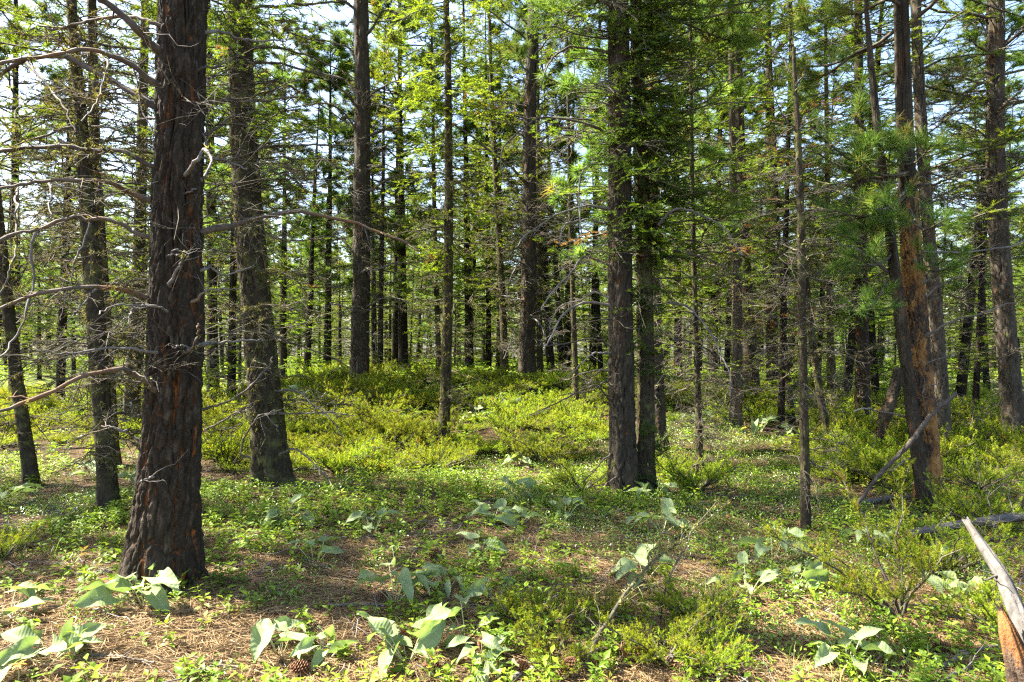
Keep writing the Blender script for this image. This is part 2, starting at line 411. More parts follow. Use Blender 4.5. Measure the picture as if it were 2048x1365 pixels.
def polys(r, z, az, L, e0, e1, n=6, wig=.04):
    """branch centre lines leaving the axis at heights z; slope goes from e0 to e1 along the way"""
    B = len(z); t = np.linspace(0, 1, n)
    az = az[:, None] + np.cumsum(r.normal(0, wig * 3, (B, n)), 1) * .5
    sl = e0[:, None] * (1 - t) + e1[:, None] * t
    st = np.repeat((L / (n - 1))[:, None], n, 1); st[:, 0] = 0
    dx = np.cumsum(st * np.cos(sl) * np.cos(az), 1); dy = np.cumsum(st * np.cos(sl) * np.sin(az), 1); dz = np.cumsum(st * np.sin(sl), 1)
    P = np.stack([dx, dy, dz + z[:, None]], -1)
    P[:, 1:] += r.normal(0, wig * .35, (B, n - 1, 3)) * L[:, None, None]
    return P

def along(P, t):
    """points and tangents at parameters t (B,K) on P (B,N,3)"""
    B, N, _ = P.shape; u = np.clip(t, 0, .9999) * (N - 1); i = u.astype(int); f = (u - i)[..., None]
    a = np.take_along_axis(P, i[..., None], 1); b = np.take_along_axis(P, i[..., None] + 1, 1)
    return a + (b - a) * f, nrm(b - a)

def sidetwigs(r, P, K, lo, hi, lmin, lmax, n=4, up=0.0, spread=.9):
    B = len(P); t = r.uniform(lo, hi, (B, K)); p, T = along(P, t)
    side = nrm(np.cross(T, np.array([0, 0, 1.]))) * np.where(r.random((B, K, 1)) < .5, -1, 1)
    d = nrm(T * r.uniform(.2, .9, (B, K, 1)) + side * r.uniform(.3, spread, (B, K, 1)) + np.array([0, 0, 1.]) * (r.normal(0, .3, (B, K, 1)) + up))
    L = r.uniform(lmin, lmax, (B, K, 1)) * (1.15 - t[..., None] * .7)
    s = np.linspace(0, 1, n)[None, None, :, None]
    Q = p[:, :, None] + d[:, :, None] * L[:, :, None] * s
    Q = Q + r.normal(0, .05, Q.shape) * L[:, :, None] * s
    Q[..., 2] += (r.normal(0, .25, (B, K, 1)) * L) * (s[..., 0] ** 2)
    return Q.reshape(-1, n, 3)

def dead_mass(seed, z0, z1, nb, Lmin, Lmax, r0=.011, K=6, third=3, lichen=0, droop=-.15, k=3):
    """the bare twiggy lower branches of one tree"""
    r = np.random.default_rng(seed); mb = MB()
    z = np.sort(r.uniform(z0, z1, nb)); az = r.uniform(0, 2 * np.pi, nb); L = r.uniform(Lmin, Lmax, nb) * (.6 + .4 * (z - z0) / max(z1 - z0, .1))
    P = polys(r, z, az, L, r.normal(.15, .3, nb), r.normal(droop - .25, .35, nb), 7)
    tp = np.linspace(1, .22, 7); R0 = r0 * r.uniform(.5, 1.3, nb) * np.clip(L / Lmax, .4, 1)
    tubes(mb, P, R0[:, None] * tp, max(k, 4), r.random(nb))
    Q = sidetwigs(r, P, K, .15, 1, .12 * Lmax, .42 * Lmax)
    keep = r.random(len(Q)) < .85; Q = Q[keep]
    tubes(mb, Q, np.repeat([[r0 * .40, r0 * .34, r0 * .26, r0 * .16]], len(Q), 0), k, r.random(len(Q)))
    if third:
        S = sidetwigs(r, Q, third, .1, 1, .05 * Lmax, .18 * Lmax, 3)
        tubes(mb, S, np.repeat([[r0 * .2, r0 * .17, r0 * .11]], len(S), 0), 3, r.random(len(S)))
    if lichen:
        t = r.uniform(.05, 1, (len(P), lichen)); p, T = along(P, t); p = p.reshape(-1, 3)
        clump(mb, r, p, 7, .022, .008, 1)
        t = r.uniform(.05, 1, (len(Q), max(1, lichen // 4))); p, T = along(Q, t); clump(mb, r, p.reshape(-1, 3), 6, .018, .006, 1)
    return mb

def clump(mb, r, p, n, L, W, mat):
    """little tufts of beard lichen"""
    sc_ = r.uniform(.5, 1.6, len(p)).repeat(n)
    b = np.repeat(p, n, 0) + r.normal(0, L * .35, (len(p) * n, 3)); d = r.normal(0, 1, (len(b), 3)) + [0, 0, -.7]
    needles(mb, b, d, L * sc_ * r.uniform(.5, 1.3, len(b)), W * sc_, np.clip(r.normal(.5, .25, len(b)), 0, 1), mat)

def tufts(mb, r, p, ax, n, L, W, tint, mat=0, two=False, open_=.75, back=.1):
    T = len(p); b = np.repeat(p, n, 0) - np.repeat(ax, n, 0) * r.uniform(-.02, back, (T * n, 1))
    d = nrm(np.repeat(ax, n, 0) * r.uniform(.25, 1.1, (T * n, 1)) + nrm(r.normal(0, 1, (T * n, 3))) * open_)
    Ls = np.repeat(r.uniform(.75, 1.15, T), n) * L * r.uniform(.8, 1.1, T * n)
    tt = np.clip(np.repeat(np.broadcast_to(tint, (T,)), n) + r.normal(0, .06, T * n), 0, 1)
    needles(mb, b, d, Ls, W, tt, mat, droop=.08, two=two)

def pine_crown(seed, z0, H, Rm, nb, n_needle, nl, nw, K=6, dens=3):
    r = np.random.default_rng(seed); wood = MB(); leaf = MB()
    h = np.sort(r.random(nb)) ** .9; z = z0 + (H - z0) * h
    prof = np.sqrt(np.clip(1 - h, 0, 1)) * (.65 + .35 * np.minimum(h * 5, 1)) + .12
    L = Rm * prof * r.uniform(.6, 1.15, nb); az = np.arange(nb) * 2.4 + r.normal(0, .5, nb)
    P = polys(r, z, az, L, .1 + .55 * h + r.normal(0, .15, nb), .35 + .5 * h + r.normal(0, .2, nb), 6)
    R0 = (.010 + .013 * L / Rm)
    tubes(wood, P, R0[:, None] * np.linspace(1, .35, 6), 5, r.random(nb))
    Q = sidetwigs(r, P, K, .3, 1, .25 * Rm * .5, .55 * Rm * .5, 4, up=.25)
    tubes(wood, Q, np.repeat([[.007, .006, .005, .004]], len(Q), 0), 3, .4)
    t = np.concatenate([r.uniform(.45, 1, (len(Q), dens - 1)), np.ones((len(Q), 1))], 1)
    p, T = along(Q, t); p = p.reshape(-1, 3); T = T.reshape(-1, 3)
    pe, Te = along(P, np.ones((nb, 1)))
    p = np.concatenate([p, pe[:, 0]]); T = nrm(np.concatenate([T, Te[:, 0]]) + [0, 0, .35])
    p = p + r.normal(0, .03, p.shape)
    tint = np.clip(r.normal(.45, .2, len(p)), 0, .9); tint[r.random(len(p)) < .02] = .98
    tufts(leaf, r, p, T, n_needle, nl, nw, tint)
    return wood, leaf

def fir_sprays(leaf, wood, r, P, spacing, nl, nw, step, tip=.25, lscale=.42, brown=.02, rise=.25, twig_r=.0035, t0=.42):
    """flat needled sprays along the branches P"""
    B, Np, _ = P.shape
    Ls = np.linalg.norm(np.diff(P, axis=1), axis=2).sum(1)
    M_ = max(4, int(np.median(Ls) / spacing)); t = np.linspace(.16, 1, M_)[None] + r.normal(0, .02, (B, M_))
    p, T = along(P, np.clip(t, 0, 1))
    side = nrm(np.cross(T, np.array([0, 0, 1.]))); up = np.cross(side, T)
    sg = np.where((np.arange(M_) % 2)[None, :, None] == 0, 1., -1.)
    d = nrm(T * r.uniform(.45, .95, (B, M_, 1)) + sg * side * r.uniform(.6, 1, (B, M_, 1)) + up * r.normal(.02, .22, (B, M_, 1)))
    tl = (Ls[:, None] * lscale * (1.12 - np.clip(t, 0, 1)) * r.uniform(.5, 1.1, (B, M_)) + .05)
    br = (r.random(B) < brown).astype(float)[:, None]
    # the twigs themselves and the branch end
    d = d.reshape(-1, 3); p = p.reshape(-1, 3); tl = tl.ravel(); T2 = T.reshape(-1, 3); up = up.reshape(-1, 3); br = np.repeat(br, M_, 1).ravel()
    keep = r.random(len(p)) > .12; p, d, tl, up, br = p[keep], d[keep], tl[keep], up[keep], br[keep]
    bend = np.array([0, 0, 1.]) * (tl * r.normal(-.05, .15, len(tl)))[:, None]
    s = np.linspace(0, 1, 3)[None, :, None]
    Q = p[:, None] + d[:, None] * tl[:, None, None] * s + bend[:, None] * s ** 2
    if wood is not None: tubes(wood, Q, np.repeat([[twig_r, twig_r * .7, twig_r * .4]], len(Q), 0), 3, .4)
    # sub-twigs
    sub = sidetwigs(r, Q, 2, .25, .85, .3, .5, 3); own = np.repeat(np.arange(len(Q)), 2)
    o = Q[own, 0] * 0; base = sub[:, 0]; sub = base[:, None] + (sub - base[:, None]) * (tl[own] * 1.0)[:, None, None]
    Q = np.concatenate([Q, sub]); tl2 = np.concatenate([tl, tl[own] * .4]); br = np.concatenate([br, br[own]]); up = np.concatenate([up, up[own]])
    cnt = np.maximum(2, (tl2 / step).astype(int)); idx = np.repeat(np.arange(len(Q)), cnt)
    tt = r.random(len(idx)); pp, TT = along(Q[idx], tt[:, None]); pp = pp[:, 0]; TT = TT[:, 0]
    sd = nrm(np.cross(TT, up[idx])) * np.where(r.random((len(idx), 1)) < .5, -1, 1)
    nd = nrm(TT * r.uniform(.35, .9, (len(idx), 1)) + sd * r.uniform(.3, 1, (len(idx), 1)) + up[idx] * r.uniform(-.1, .6, (len(idx), 1)))
    tint = np.clip(r.normal(t0, .13, len(idx)) + np.where(tt > 1 - tip, .35, 0) * r.random(len(idx)) * 1.3, 0, .93)
    tint = np.where(br[idx] > .5, 1.0, tint)
    needles(leaf, pp, nd, nl * r.uniform(.7, 1.2, len(idx)), nw, tint)

def fir_crown(seed, z0, H, Rm, nb, spacing, nl, nw, step, brown=.02, low=.55, lscale=.38, tip=.3):
    r = np.random.default_rng(seed); wood = MB(); leaf = MB()
    h = np.sort(r.random(nb)); z = z0 + (H - z0) * h
    L = Rm * (np.clip(1 - h, 0, 1) ** .75) * (low + (1 - low) * np.minimum(h * 4, 1)) * r.uniform(.55, 1.15, nb) + .12
    az = np.arange(nb) * 2.4 + r.normal(0, .5, nb)
    P = polys(r, z, az, L, .25 * h + r.normal(.1, .2, nb), -.15 + .5 * h + r.normal(0, .25, nb), 6)
    tubes(wood, P, (.006 + .009 * L / Rm)[:, None] * np.linspace(1, .25, 6), 4, r.random(nb))
    fir_sprays(leaf, wood, r, P, spacing, nl, nw, step, brown=brown, lscale=lscale, tip=tip)
    return wood, leaf

# templates shared by the trees: each is (branches mesh, crown mesh)
def tpl(wl, wmat, lmat):
    return wl[0].mesh('branches', wmat), wl[1].mesh('crown', lmat)
PN = [tpl(pine_crown(100 + i, z0, H, Rm, nb, 66, .17, .0058), M['twig'], M['pine_needle'])
      for i, (z0, H, Rm, nb) in enumerate([(5.4, 14, 1.9, 62), (4.2, 13, 1.7, 64), (6.5, 15, 2.0, 64)])]
PF = [tpl(pine_crown(120 + i, z0, H, Rm, nb, 42, .21, .013, 5, 3), M['twig'], M['pine_needle'])
      for i, (z0, H, Rm, nb) in enumerate([(2.2, 13, 1.8, 76), (3.2, 14, 1.9, 76), (1.6, 12, 1.6, 76)])]
FN = [tpl(fir_crown(140 + i, z0, H, Rm, nb, .07, .034, .0055, .0036, br), M['twig'], M['fir_needle'])
      for i, (z0, H, Rm, nb, br) in enumerate([(2.2, 12.5, 1.8, 105, .02), (3.2, 13, 1.5, 85, .05), (1.4, 10.5, 1.6, 105, .01)])]
FF = [tpl(fir_crown(160 + i, z0, H, Rm, nb, .10, .066, .013, .0085, br), M['twig'], M['fir_needle'])
      for i, (z0, H, Rm, nb, br) in enumerate([(1.0, 12, 1.6, 120, .012), (1.7, 13.5, 1.7, 125, .008), (.3, 9, 1.4, 110, .01)])]
FB = tpl(fir_crown(190, 1.8, 9.5, 1.0, 60, .10, .060, .012, .011, .75), M['twig'], M['fir_needle'])
DN = [dead_mass(200 + i, .7, zt, nb, .5, Lm, .014, 8, 3, li).mesh('dead_twigs', [M['twig'], M['lichen']])
      for i, (zt, nb, Lm, li) in enumerate([(5.5, 48, 1.25, 0), (5.0, 60, 1.4, 10), (6.0, 44, 1.5, 2), (4.5, 58, 1.1, 16)])]
DF = [dead_mass(220 + i, .9, zt, nb, .5, Lm, .012, 6, 2, 0).mesh('dead_twigs', [M['twig'], M['lichen']])
      for i, (zt, nb, Lm) in enumerate([(5.0, 32, 1.3), (5.5, 34, 1.5), (4.5, 30, 1.2)])]
TF = [simple_trunk(1.0, 1.0, 240 + i, M['bark_far']) for i in range(4)]

BAND = np.linspace(0, 1, 40)
def hero_trunk(root, name_base, px, Y, H, mat, seed, base, cols=40, nrows=170, plate=(.05, .15), depth=.012, flare=.5, lean_top=None, lean_y=0.0, mats=None, zsplit=None):
    """px: list of (x, y, width) in photo pixels down the trunk; returns an axis function in root space"""
    px = sorted(px, key=lambda q: q[1])                       # top first
    pts = []
    for x, y, wd in px:
        p = at(x, y, Y); pts.append((p[0] - base[0], 0.0, p[2] - base[2], wd / F * Y * .455 * math.cos(math.atan((x - 1024) / F))))
    pts = pts[::-1]                                           # bottom first
    if pts[0][2] > 0: pts = [(pts[0][0], 0, -.02, pts[0][3])] + pts
    pts = [(pts[0][0], 0, -.3, pts[0][3] * 1.03)] + pts
    zt, rt = pts[-1][2], pts[-1][3]
    q = pts[max(0, len(pts) - 3)]
    sl = (pts[-1][0] - q[0]) / max(.3, pts[-1][2] - q[2]) * .6
    if H > zt + .5:
        for k in (.35, .7, 1):
            pts.append((pts[-1][0] + sl * (H - zt) * .3, 0, zt + (H - zt) * k, rt * (1 - .9 * k)))
    A = np.array(pts)
    A[:, 1] = lean_y * np.maximum(A[:, 2], 0)
    top = min(H, zt + .3)
    z = np.concatenate([np.linspace(-.3, top, nrows), np.linspace(top, A[-1, 2], 14)[1:]])
    # smooth the axis
    zz = np.linspace(-.3, A[-1, 2], 60)
    S = np.stack([np.interp(zz, A[:, 2], A[:, k]) for k in (0, 1, 3)], -1)
    for _ in range(3): S[1:-1] = (S[:-2] + 2 * S[1:-1] + S[2:]) / 4
    AX = np.stack([S[:, 0], S[:, 1], zz], -1)
    me = trunk_mesh(AX, S[:, 2], z, cols, seed, mat, plate, depth, flare, mats=mats, zsplit=zsplit)
    t = link('trunk', me, root)
    return lambda zq: np.array([np.interp(zq, zz, S[:, 0]), np.interp(zq, zz, S[:, 1]), zq, np.interp(zq, zz, S[:, 2])])

def add_tpl(root, T, ax, rot, s=1.0, z_ref=6.0):
    """parent copies of a template's branches and crown to a tree, tilted with the trunk"""
    if ax is None: tilt = Matrix.Identity(3)
    else:
        p = ax(z_ref); tilt = Vector((0, 0, 1)).rotation_difference(Vector((p[0], p[1], z_ref))).to_matrix()
    m = (tilt @ Matrix.Rotation(rot, 3, 'Z')).to_4x4() @ Matrix.Scale(s, 4)
    out = []
    for nm, me in zip(('branches', 'crown'), T):
        if me is None: continue
        o = link(nm, me, root); o.matrix_local = m; out.append(o)
        if nm == 'branches': o['kind'] = 'stuff'
    return out

def add_dead(root, me, ax, rot, s=1.0, z_ref=4.0):
    o = add_tpl(root, (me, None), ax, rot, s, z_ref)[0]; o.name = 'dead_twigs'; return o

def branch(root, pts, d0, d1, r0, r1, mat, base, tw=0, twl=(.08, .3), seed=1, lichen=0, name='dead_branch', up=0., k=7, ymid=0.0, ax=None):
    """one dead branch along photo pixels, from depth d0 to d1; radii in photo pixels"""
    r = np.random.default_rng(seed)
    n = 22; c = spline(pts, n); t = np.linspace(0, 1, n); Y = d0 + (d1 - d0) * t + ymid * np.sin(np.pi * t)
    Y = Y + np.interp(t, np.linspace(0, 1, 6), np.concatenate([[0], r.normal(0, .03, 5)]))
    P = np.array([at(a, b, y) for (a, b), y in zip(c, Y)]) - base
    P[1:] += r.normal(0, .0035, (n - 1, 3)); P += np.stack([np.interp(t, np.linspace(0, 1, 9), np.concatenate([[0], r.normal(0, min(.007, .008 * float(np.linalg.norm(P[-1] - P[0]))), 8)])) for _ in range(3)], -1)
    if ax is not None:                                   # root the limb inside its trunk
        a = ax(P[0, 2] - .02)
        if np.hypot(a[0] - P[0, 0], a[1] - P[0, 1]) < a[3] * 1.9 + .03:
            P[0] = [a[0] * .75 + P[0, 0] * .25, a[1] * .75 + P[0, 1] * .25, P[0, 2] - .02]
    R = .72 * (r0 + (r1 - r0) * t ** .8) / F * Y * (1 + .12 * r.normal(size=n)); R[0] *= 1.35; R[1] *= 1.15
    mb = MB(); tubes(mb, P[None], R[None], k, .5, 0, cap=True); m2 = MB()
    if tw:
        Q = sidetwigs(r, P[None], tw, .12, .98, twl[0], twl[1], 6, up=up)
        rr = np.clip(R.mean() * .38, .0012, .006)
        tubes(m2, Q, np.repeat([np.linspace(rr, rr * .35, 6)], len(Q), 0), 4)
        S = sidetwigs(r, Q, 2, .2, 1, twl[0] * .4, twl[1] * .45, 4, up=up)
        tubes(m2, S, np.repeat([np.linspace(rr * .5, rr * .22, 4)], len(S), 0), 3)
        if lichen: clump(m2, r, along(Q, r.uniform(.1, 1, (len(Q), max(1, lichen // 4))))[0].reshape(-1, 3), 6, .018, .006, 1)
    if lichen:
        p, _ = along(P[None], r.uniform(.02, 1, (1, lichen))); clump(mb, r, p[0] + r.normal(0, 1, (lichen, 3)) * R.mean() * .7, 7, .024, .008, 1)
    o = mb.build(name, [mat, M['lichen']], root)
    if tw: t_ = m2.build('side_twigs', [mat, M['lichen']], o); t_['kind'] = 'stuff'
    return o

Z = 2.904
def p1(*a): return [(x / Z, y / Z) for x, y in a]
def p2(*a): return [(674 + x / Z, y / Z) for x, y in a]
def p3(*a): return [(1348 + x / Z, y / Z) for x, y in a]
def p4(*a): return [(x / Z, 450 + y / Z) for x, y in a]
def p5(*a): return [(674 + x / Z, 450 + y / Z) for x, y in a]
def p6(*a): return [(1348 + x / Z, 450 + y / Z) for x, y in a]
def p7(*a): return [(x / Z, 895 + y / Z) for x, y in a]
def p8(*a): return [(674 + x / Z, 895 + y / Z) for x, y in a]
def p9(*a): return [(1348 + x / Z, 895 + y / Z) for x, y in a]

# ------------------------------------------------------------------ the thick charred pine, left foreground
def big_pine():
    base = foot(322, 1166); Y = float(base[1])
    root = empty('pine_tree', base, 'thickest dark charred pine trunk with orange bark cracks, left foreground', 'tree')
    axl = [(366, -20, 100), (362, 150, 102), (358, 330, 104), (354, 500, 107), (352, 650, 110), (347, 800, 116), (338, 950, 126), (328, 1080, 148), (320, 1166, 166)]
    pts = [(at(x, y, Y)[0] - base[0], 0, at(x, y, Y)[2] - base[2], wd / F * Y * .415) for x, y, wd in axl][::-1]
    pts = [(pts[0][0], 0, -.3, pts[0][3] * 1.05)] + pts + [(pts[-1][0] + .1, .1, 8, .12), (pts[-1][0] + .15, .1, 15, .02)]
    A = np.array(pts); zz = np.linspace(-.3, 15, 150)
    S = np.stack([np.interp(zz, A[:, 2], A[:, k]) for k in (0, 1, 3)], -1)
    for _ in range(4): S[1:-1] = (S[:-2] + 2 * S[1:-1] + S[2:]) / 4
    z = np.concatenate([np.linspace(-.25, 4.0, 380), np.linspace(4.1, 15, 24)])
    me = trunk_mesh(np.stack([S[:, 0], S[:, 1], zz], -1), S[:, 2], z, 160, 11, M['bark_charred'], (.05, .30), .027, .36, 4, .008)
    link('trunk', me, root)
    ax = lambda q: np.array([np.interp(q, zz, S[:, 0]), np.interp(q, zz, S[:, 1]), q, np.interp(q, zz, S[:, 2])])
    add_tpl(root, PN[0], ax, 1.1, 1.05)
    g, tn, bk = M['wood_grey'], M['wood_tan'], M['wood_bark']
    L = [  # points, depth drift, radii, material, twigs
        (p1((915, 290), (850, 225), (760, 130), (600, 0), (480, -110)), -.3, 11, 8, bk, 6, 0),
        (p1((900, 490), (800, 400), (640, 310), (500, 285), (330, 310), (100, 350), (-60, 400)), -.5, 8, 4.5, tn, 7, 6),
        (p1((890, 630), (760, 530), (600, 440), (470, 370), (340, 330), (180, 340), (60, 400), (-60, 480)), .5, 9, 5, bk, 9, 14),
        (p1((915, 140), (830, 110), (680, 105), (540, 130), (400, 155), (280, 185)), .3, 6, 2.5, tn, 5, 4),
        (p1((880, 970), (750, 900), (600, 870), (400, 850), (200, 860), (-60, 895)), -.2, 8, 5, bk, 10, 24),
        (p1((870, 1170), (760, 1110), (650, 1065), (450, 1055), (250, 1060), (100, 1075), (-40, 1115)), -.5, 7, 4, tn, 8, 5),
        (p1((870, 680), (760, 730), (650, 770), (590, 850)), .3, 3.5, 1.5, g, 4, 2),
        (p4((870, 90), (700, 5), (540, -45), (400, -35), (250, 5), (100, 50), (-40, 110)), -.4, 7, 4, tn, 8, 4),
        (p4((870, 440), (760, 390), (600, 360), (480, 360), (300, 395), (100, 440), (-40, 510)), -.6, 7, 4, tn, 9, 4),
        (p4((970, 500), (900, 470), (770, 465), (650, 485), (560, 515)), -.6, 3.8, 1.6, g, 3, 0),
        (p4((790, 470), (765, 500), (750, 530), (710, 545)), -.7, 3, 1.2, g, 0, 0),
        (p4((910, 750), (880, 735), (700, 720), (500, 735), (380, 745), (250, 728)), -.7, 4.5, 2, g, 4, 0),
        (p4((915, 985), (870, 935), (820, 890), (720, 850), (600, 850), (450, 890), (250, 975), (80, 1045), (-40, 1110)), -.9, 8.5, 5, tn, 7, 2),
        (p4((215, 30), (180, 120), (195, 300), (190, 430), (130, 600), (60, 700), (-10, 800)), -.3, 4, 2.5, g, 2, 0),
        (p4((525, -10), (450, 180), (400, 370), (345, 560)), -.2, 3, 1, g, 0, 0),
        (p4((560, 370), (510, 430), (450, 500), (390, 570)), -.3, 3, 1.6, g, 0, 0),
        (p4((100, -120), (90, 60), (60, 260), (0, 420)), -.4, 4, 2.5, M['wood_lichen'], 3, 12),
        (p1((285, 1050), (300, 1110), (285, 1200), (290, 1280)), -.4, 3, 1.5, g, 0, 0),
        (p1((100, 1075), (95, 1200), (90, 1365)), -.4, 3.2, 2.5, g, 1, 0),
        (p1((480, 290), (570, 310), (620, 370), (600, 460), (560, 590), (480, 700)), -.5, 4, 2, g, 3, 8),
        (p1((780, 390), (800, 500), (820, 620), (900, 770)), -.3, 3, 1.5, bk, 2, 6),
        (p1((160, 370), (260, 480), (360, 620), (440, 760)), -.4, 4, 2, bk, 6, 10),
        # right side and front
        (p4((1170, 55), (1250, 25), (1350, 0), (1480, -40), (1600, -60), (1720, -85), (1850, -65), (2000, -30), (2140, 15), (2330, 85), (2420, 140)), .9, 9, 3, tn, 6, 0),
        (p1((1195, 870), (1190, 810), (1150, 760), (1050, 725), (950, 760), (900, 820), (895, 870)), -.1, 3.6, 2.2, g, 0, 0),
        (p1((1090, 1000), (1130, 940), (1180, 870), (1215, 890), (1225, 950), (1170, 1040)), -.45, 5.5, 3.6, M['wood_grey'], 0, 3),
        (p1((1225, 910), (1330, 940), (1440, 985)), -.1, 4, 2, g, 0, 0),
        (p1((1180, 1035), (1150, 1075), (1100, 1115), (980, 1140)), -.1, 4, 2, g, 0, 0),
        (p1((1180, 1035), (1030, 1050), (880, 1060)), -.15, 3, 1.4, g, 0, 0),
        (p1((1190, 785), (1280, 735), (1360, 665)), .3, 4, 3, bk, 0, 3),
        (p1((1160, 400), (1270, 385), (1340, 350), (1390, 320)), .25, 4, 2, bk, 1, 3),
        (p1((1185, 605), (1320, 585), (1500, 590), (1720, 565)), .5, 5, 2.5, bk, 3, 4),
        (p1((1205, 185), (1290, 190), (1400, 225), (1500, 235), (1655, 230)), .5, 5, 2.2, g, 2, 0),
        (p4((975, 360), (1030, 260), (1060, 200), (1055, 155), (1000, 150)), -.3, 4.5, 2, g, 2, 2),
        (p4((1060, 180), (1000, 175), (960, 190)), -.1, 2.4, 1.2, g, 0, 0),
        (p4((1180, 260), (1220, 245), (1300, 290), (1465, 245)), .3, 5, 1.8, g, 1, 0),
        (p4((1100, 740), (1145, 660), (1150, 580)), -.25, 4.5, 3, tn, 0, 2),
        (p4((1110, 725), (1200, 680), (1370, 620)), .1, 3.6, 1.4, g, 1, 0),
        (p4((1185, 695), (1300, 685), (1540, 665)), .5, 5, 2.2, g, 1, 0),
        (p4((1120, 720), (1060, 700), (1005, 715)), -.2, 3, 1.5, g, 0, 0),
        (p4((1140, 445), (1190, 390), (1250, 375), (1410, 370)), .1, 4, 1.8, g, 1, 0),
        (p4((1190, 1080), (1290, 1040), (1450, 940), (1560, 820), (1590, 770)), .9, 4, 2, bk, 2, 3),
        (p4((815, 1270), (750, 1210), (680, 1185), (590, 1170)), -.2, 4.5, 2.5, g, 3, 0),
        (p4((870, 315), (800, 325), (720, 365), (650, 480), (520, 590)), .5, 4, 1.6, bk, 4, 5),
        (p7((915, 175), (870, 180), (815, 200)), -.3, 4, 2, g, 2, 0),
        (p4((835, 1115), (770, 1085), (760, 1030)), -.1, 3.5, 1.5, g, 1, 0),
    ]
    for q_, (sd_, zc) in enumerate([(260, (1.2, 4.0))]):
        mbt = dead_mass(sd_, zc[0], zc[1], 26, .5, 1.7, .008, 9, 3, 0, -.1); o = mbt.build('dead_twigs', [M['wood_grey'] if q_ else M['twig'], M['lichen']], root); o['kind'] = 'stuff'
        o.matrix_local = Matrix.Translation((.02, .1, 0))
    for i, (pts, dd, r0, r1, mt, tw, li) in enumerate(L):
        x0 = pts[0][0]; a = np.clip((x0 - 352) / 55, -1, 1)
        front = 0.0 if abs(a) > .9 else -.17 * math.sqrt(1 - a * a)
        branch(root, pts, Y + front, Y + front + dd, r0, r1, mt, base, tw, (.10, .42), 300 + i, li, ax=ax)
big_pine()

# ------------------------------------------------------------------ other trees one can tell apart
def hero(name, label, px, mat, seed, H=13, tpl_=None, rot=0., s=1., dead=None, drot=0., ds=1., Y=None, cols=36, plate=(.045, .13), depth=.010, flare=.45, lichen=0, lean_y=0.0, zref=6., mats=None, zsplit=None):
    bx, by, bw = max(px, key=lambda q: q[1])
    if Y is None: base = foot(bx, by)
    else:
        x = (bx - 1024) / F * Y; base = np.array([x, Y, gz(x, Y)])
    Yb = float(base[1])
    root = empty(name, base, label, 'tree')
    ax = hero_trunk(root, name, px, Yb, H, mat, seed, base, cols, 170 if Yb < 12 else 110, plate, depth, flare, lean_y=lean_y, mats=mats, zsplit=zsplit)
    if tpl_ is not None: add_tpl(root, tpl_, ax, rot, s, zref)
    if dead is not None: add_dead(root, dead, ax, drot, ds)
    if lichen:
        r = np.random.default_rng(seed); mb = MB(); zt = at(0, -10, Yb)[2]
        zq = r.uniform(.25, zt, lichen); a = np.array([ax(q) for q in zq]); th = r.uniform(0, 2 * np.pi, lichen)
        nn = vnoise(th * 2, zq * 1.3, seed) > .42; a = a[nn]; th = th[nn]
        p = np.stack([a[:, 0] + np.cos(th) * a[:, 3] * 1.02, a[:, 1] + np.sin(th) * a[:, 3] * 1.02, a[:, 2]], -1)
        clump(mb, r, p, 8, .034, .012, 0)
        o = mb.build('trunk_lichen', M['lichen'], next(c for c in root.children if c.name.startswith('trunk'))); o['kind'] = 'stuff'
    return root, base, ax

g_, tn_, bk_, tw_ = M['wood_grey'], M['wood_tan'], M['wood_bark'], M['twig']
pi = math.pi
# left edge
hero('fir_tree', 'slim mossy fir trunk leaning at the left edge of the photo', [(-10, 380, 22), (2, 480, 24), (14, 600, 27), (32, 750, 30), (50, 870, 32), (66, 972, 36)], M['bark_fir'], 21, 13, FN[1], .4, 1.2, DN[1], 1.0, .9, lichen=260)
hero('fir_tree', 'lichen-hung fir with arching bare branches, just left of the charred pine', [(140, -10, 22), (155, 150, 26), (166, 300, 30), (178, 450, 38), (188, 600, 42), (202, 780, 42), (213, 930, 42), (217, 1022, 46)], M['bark_fir'], 22, 14, FN[1], 2.0, 1.3, DN[3], .3, 1.05, lichen=520, zref=5)
LT = bpy.data.objects['fir_tree.001']
for q, (rt, zz_) in enumerate([(1.7, -.25)]):
    o = add_dead(LT, DN[(3, 1)[q]], None, rt, 1.12); o.matrix_local = Matrix.Translation((-.12, 0, zz_)) @ o.matrix_local
hero('fir_tree', 'second mossy trunk close behind the lichen-hung fir at left', [(184, -10, 20), (186, 150, 22), (190, 300, 24), (197, 450, 27), (206, 600, 30), (222, 900, 36)], M['bark_fir'], 23, 14, None, 4.0, 1.3, DN[1], 2.3, 1., Y=8.6, lichen=380)
hero('pine_tree', 'dark short-looking trunk in shade between the mossy fir and the charred pine', [(282, 380, 26), (276, 560, 30), (268, 720, 34), (261, 850, 38)], M['bark_fir'], 24, 12, FN[2], 5.0, 1., DN[0], 3.3, 1., Y=10.5)
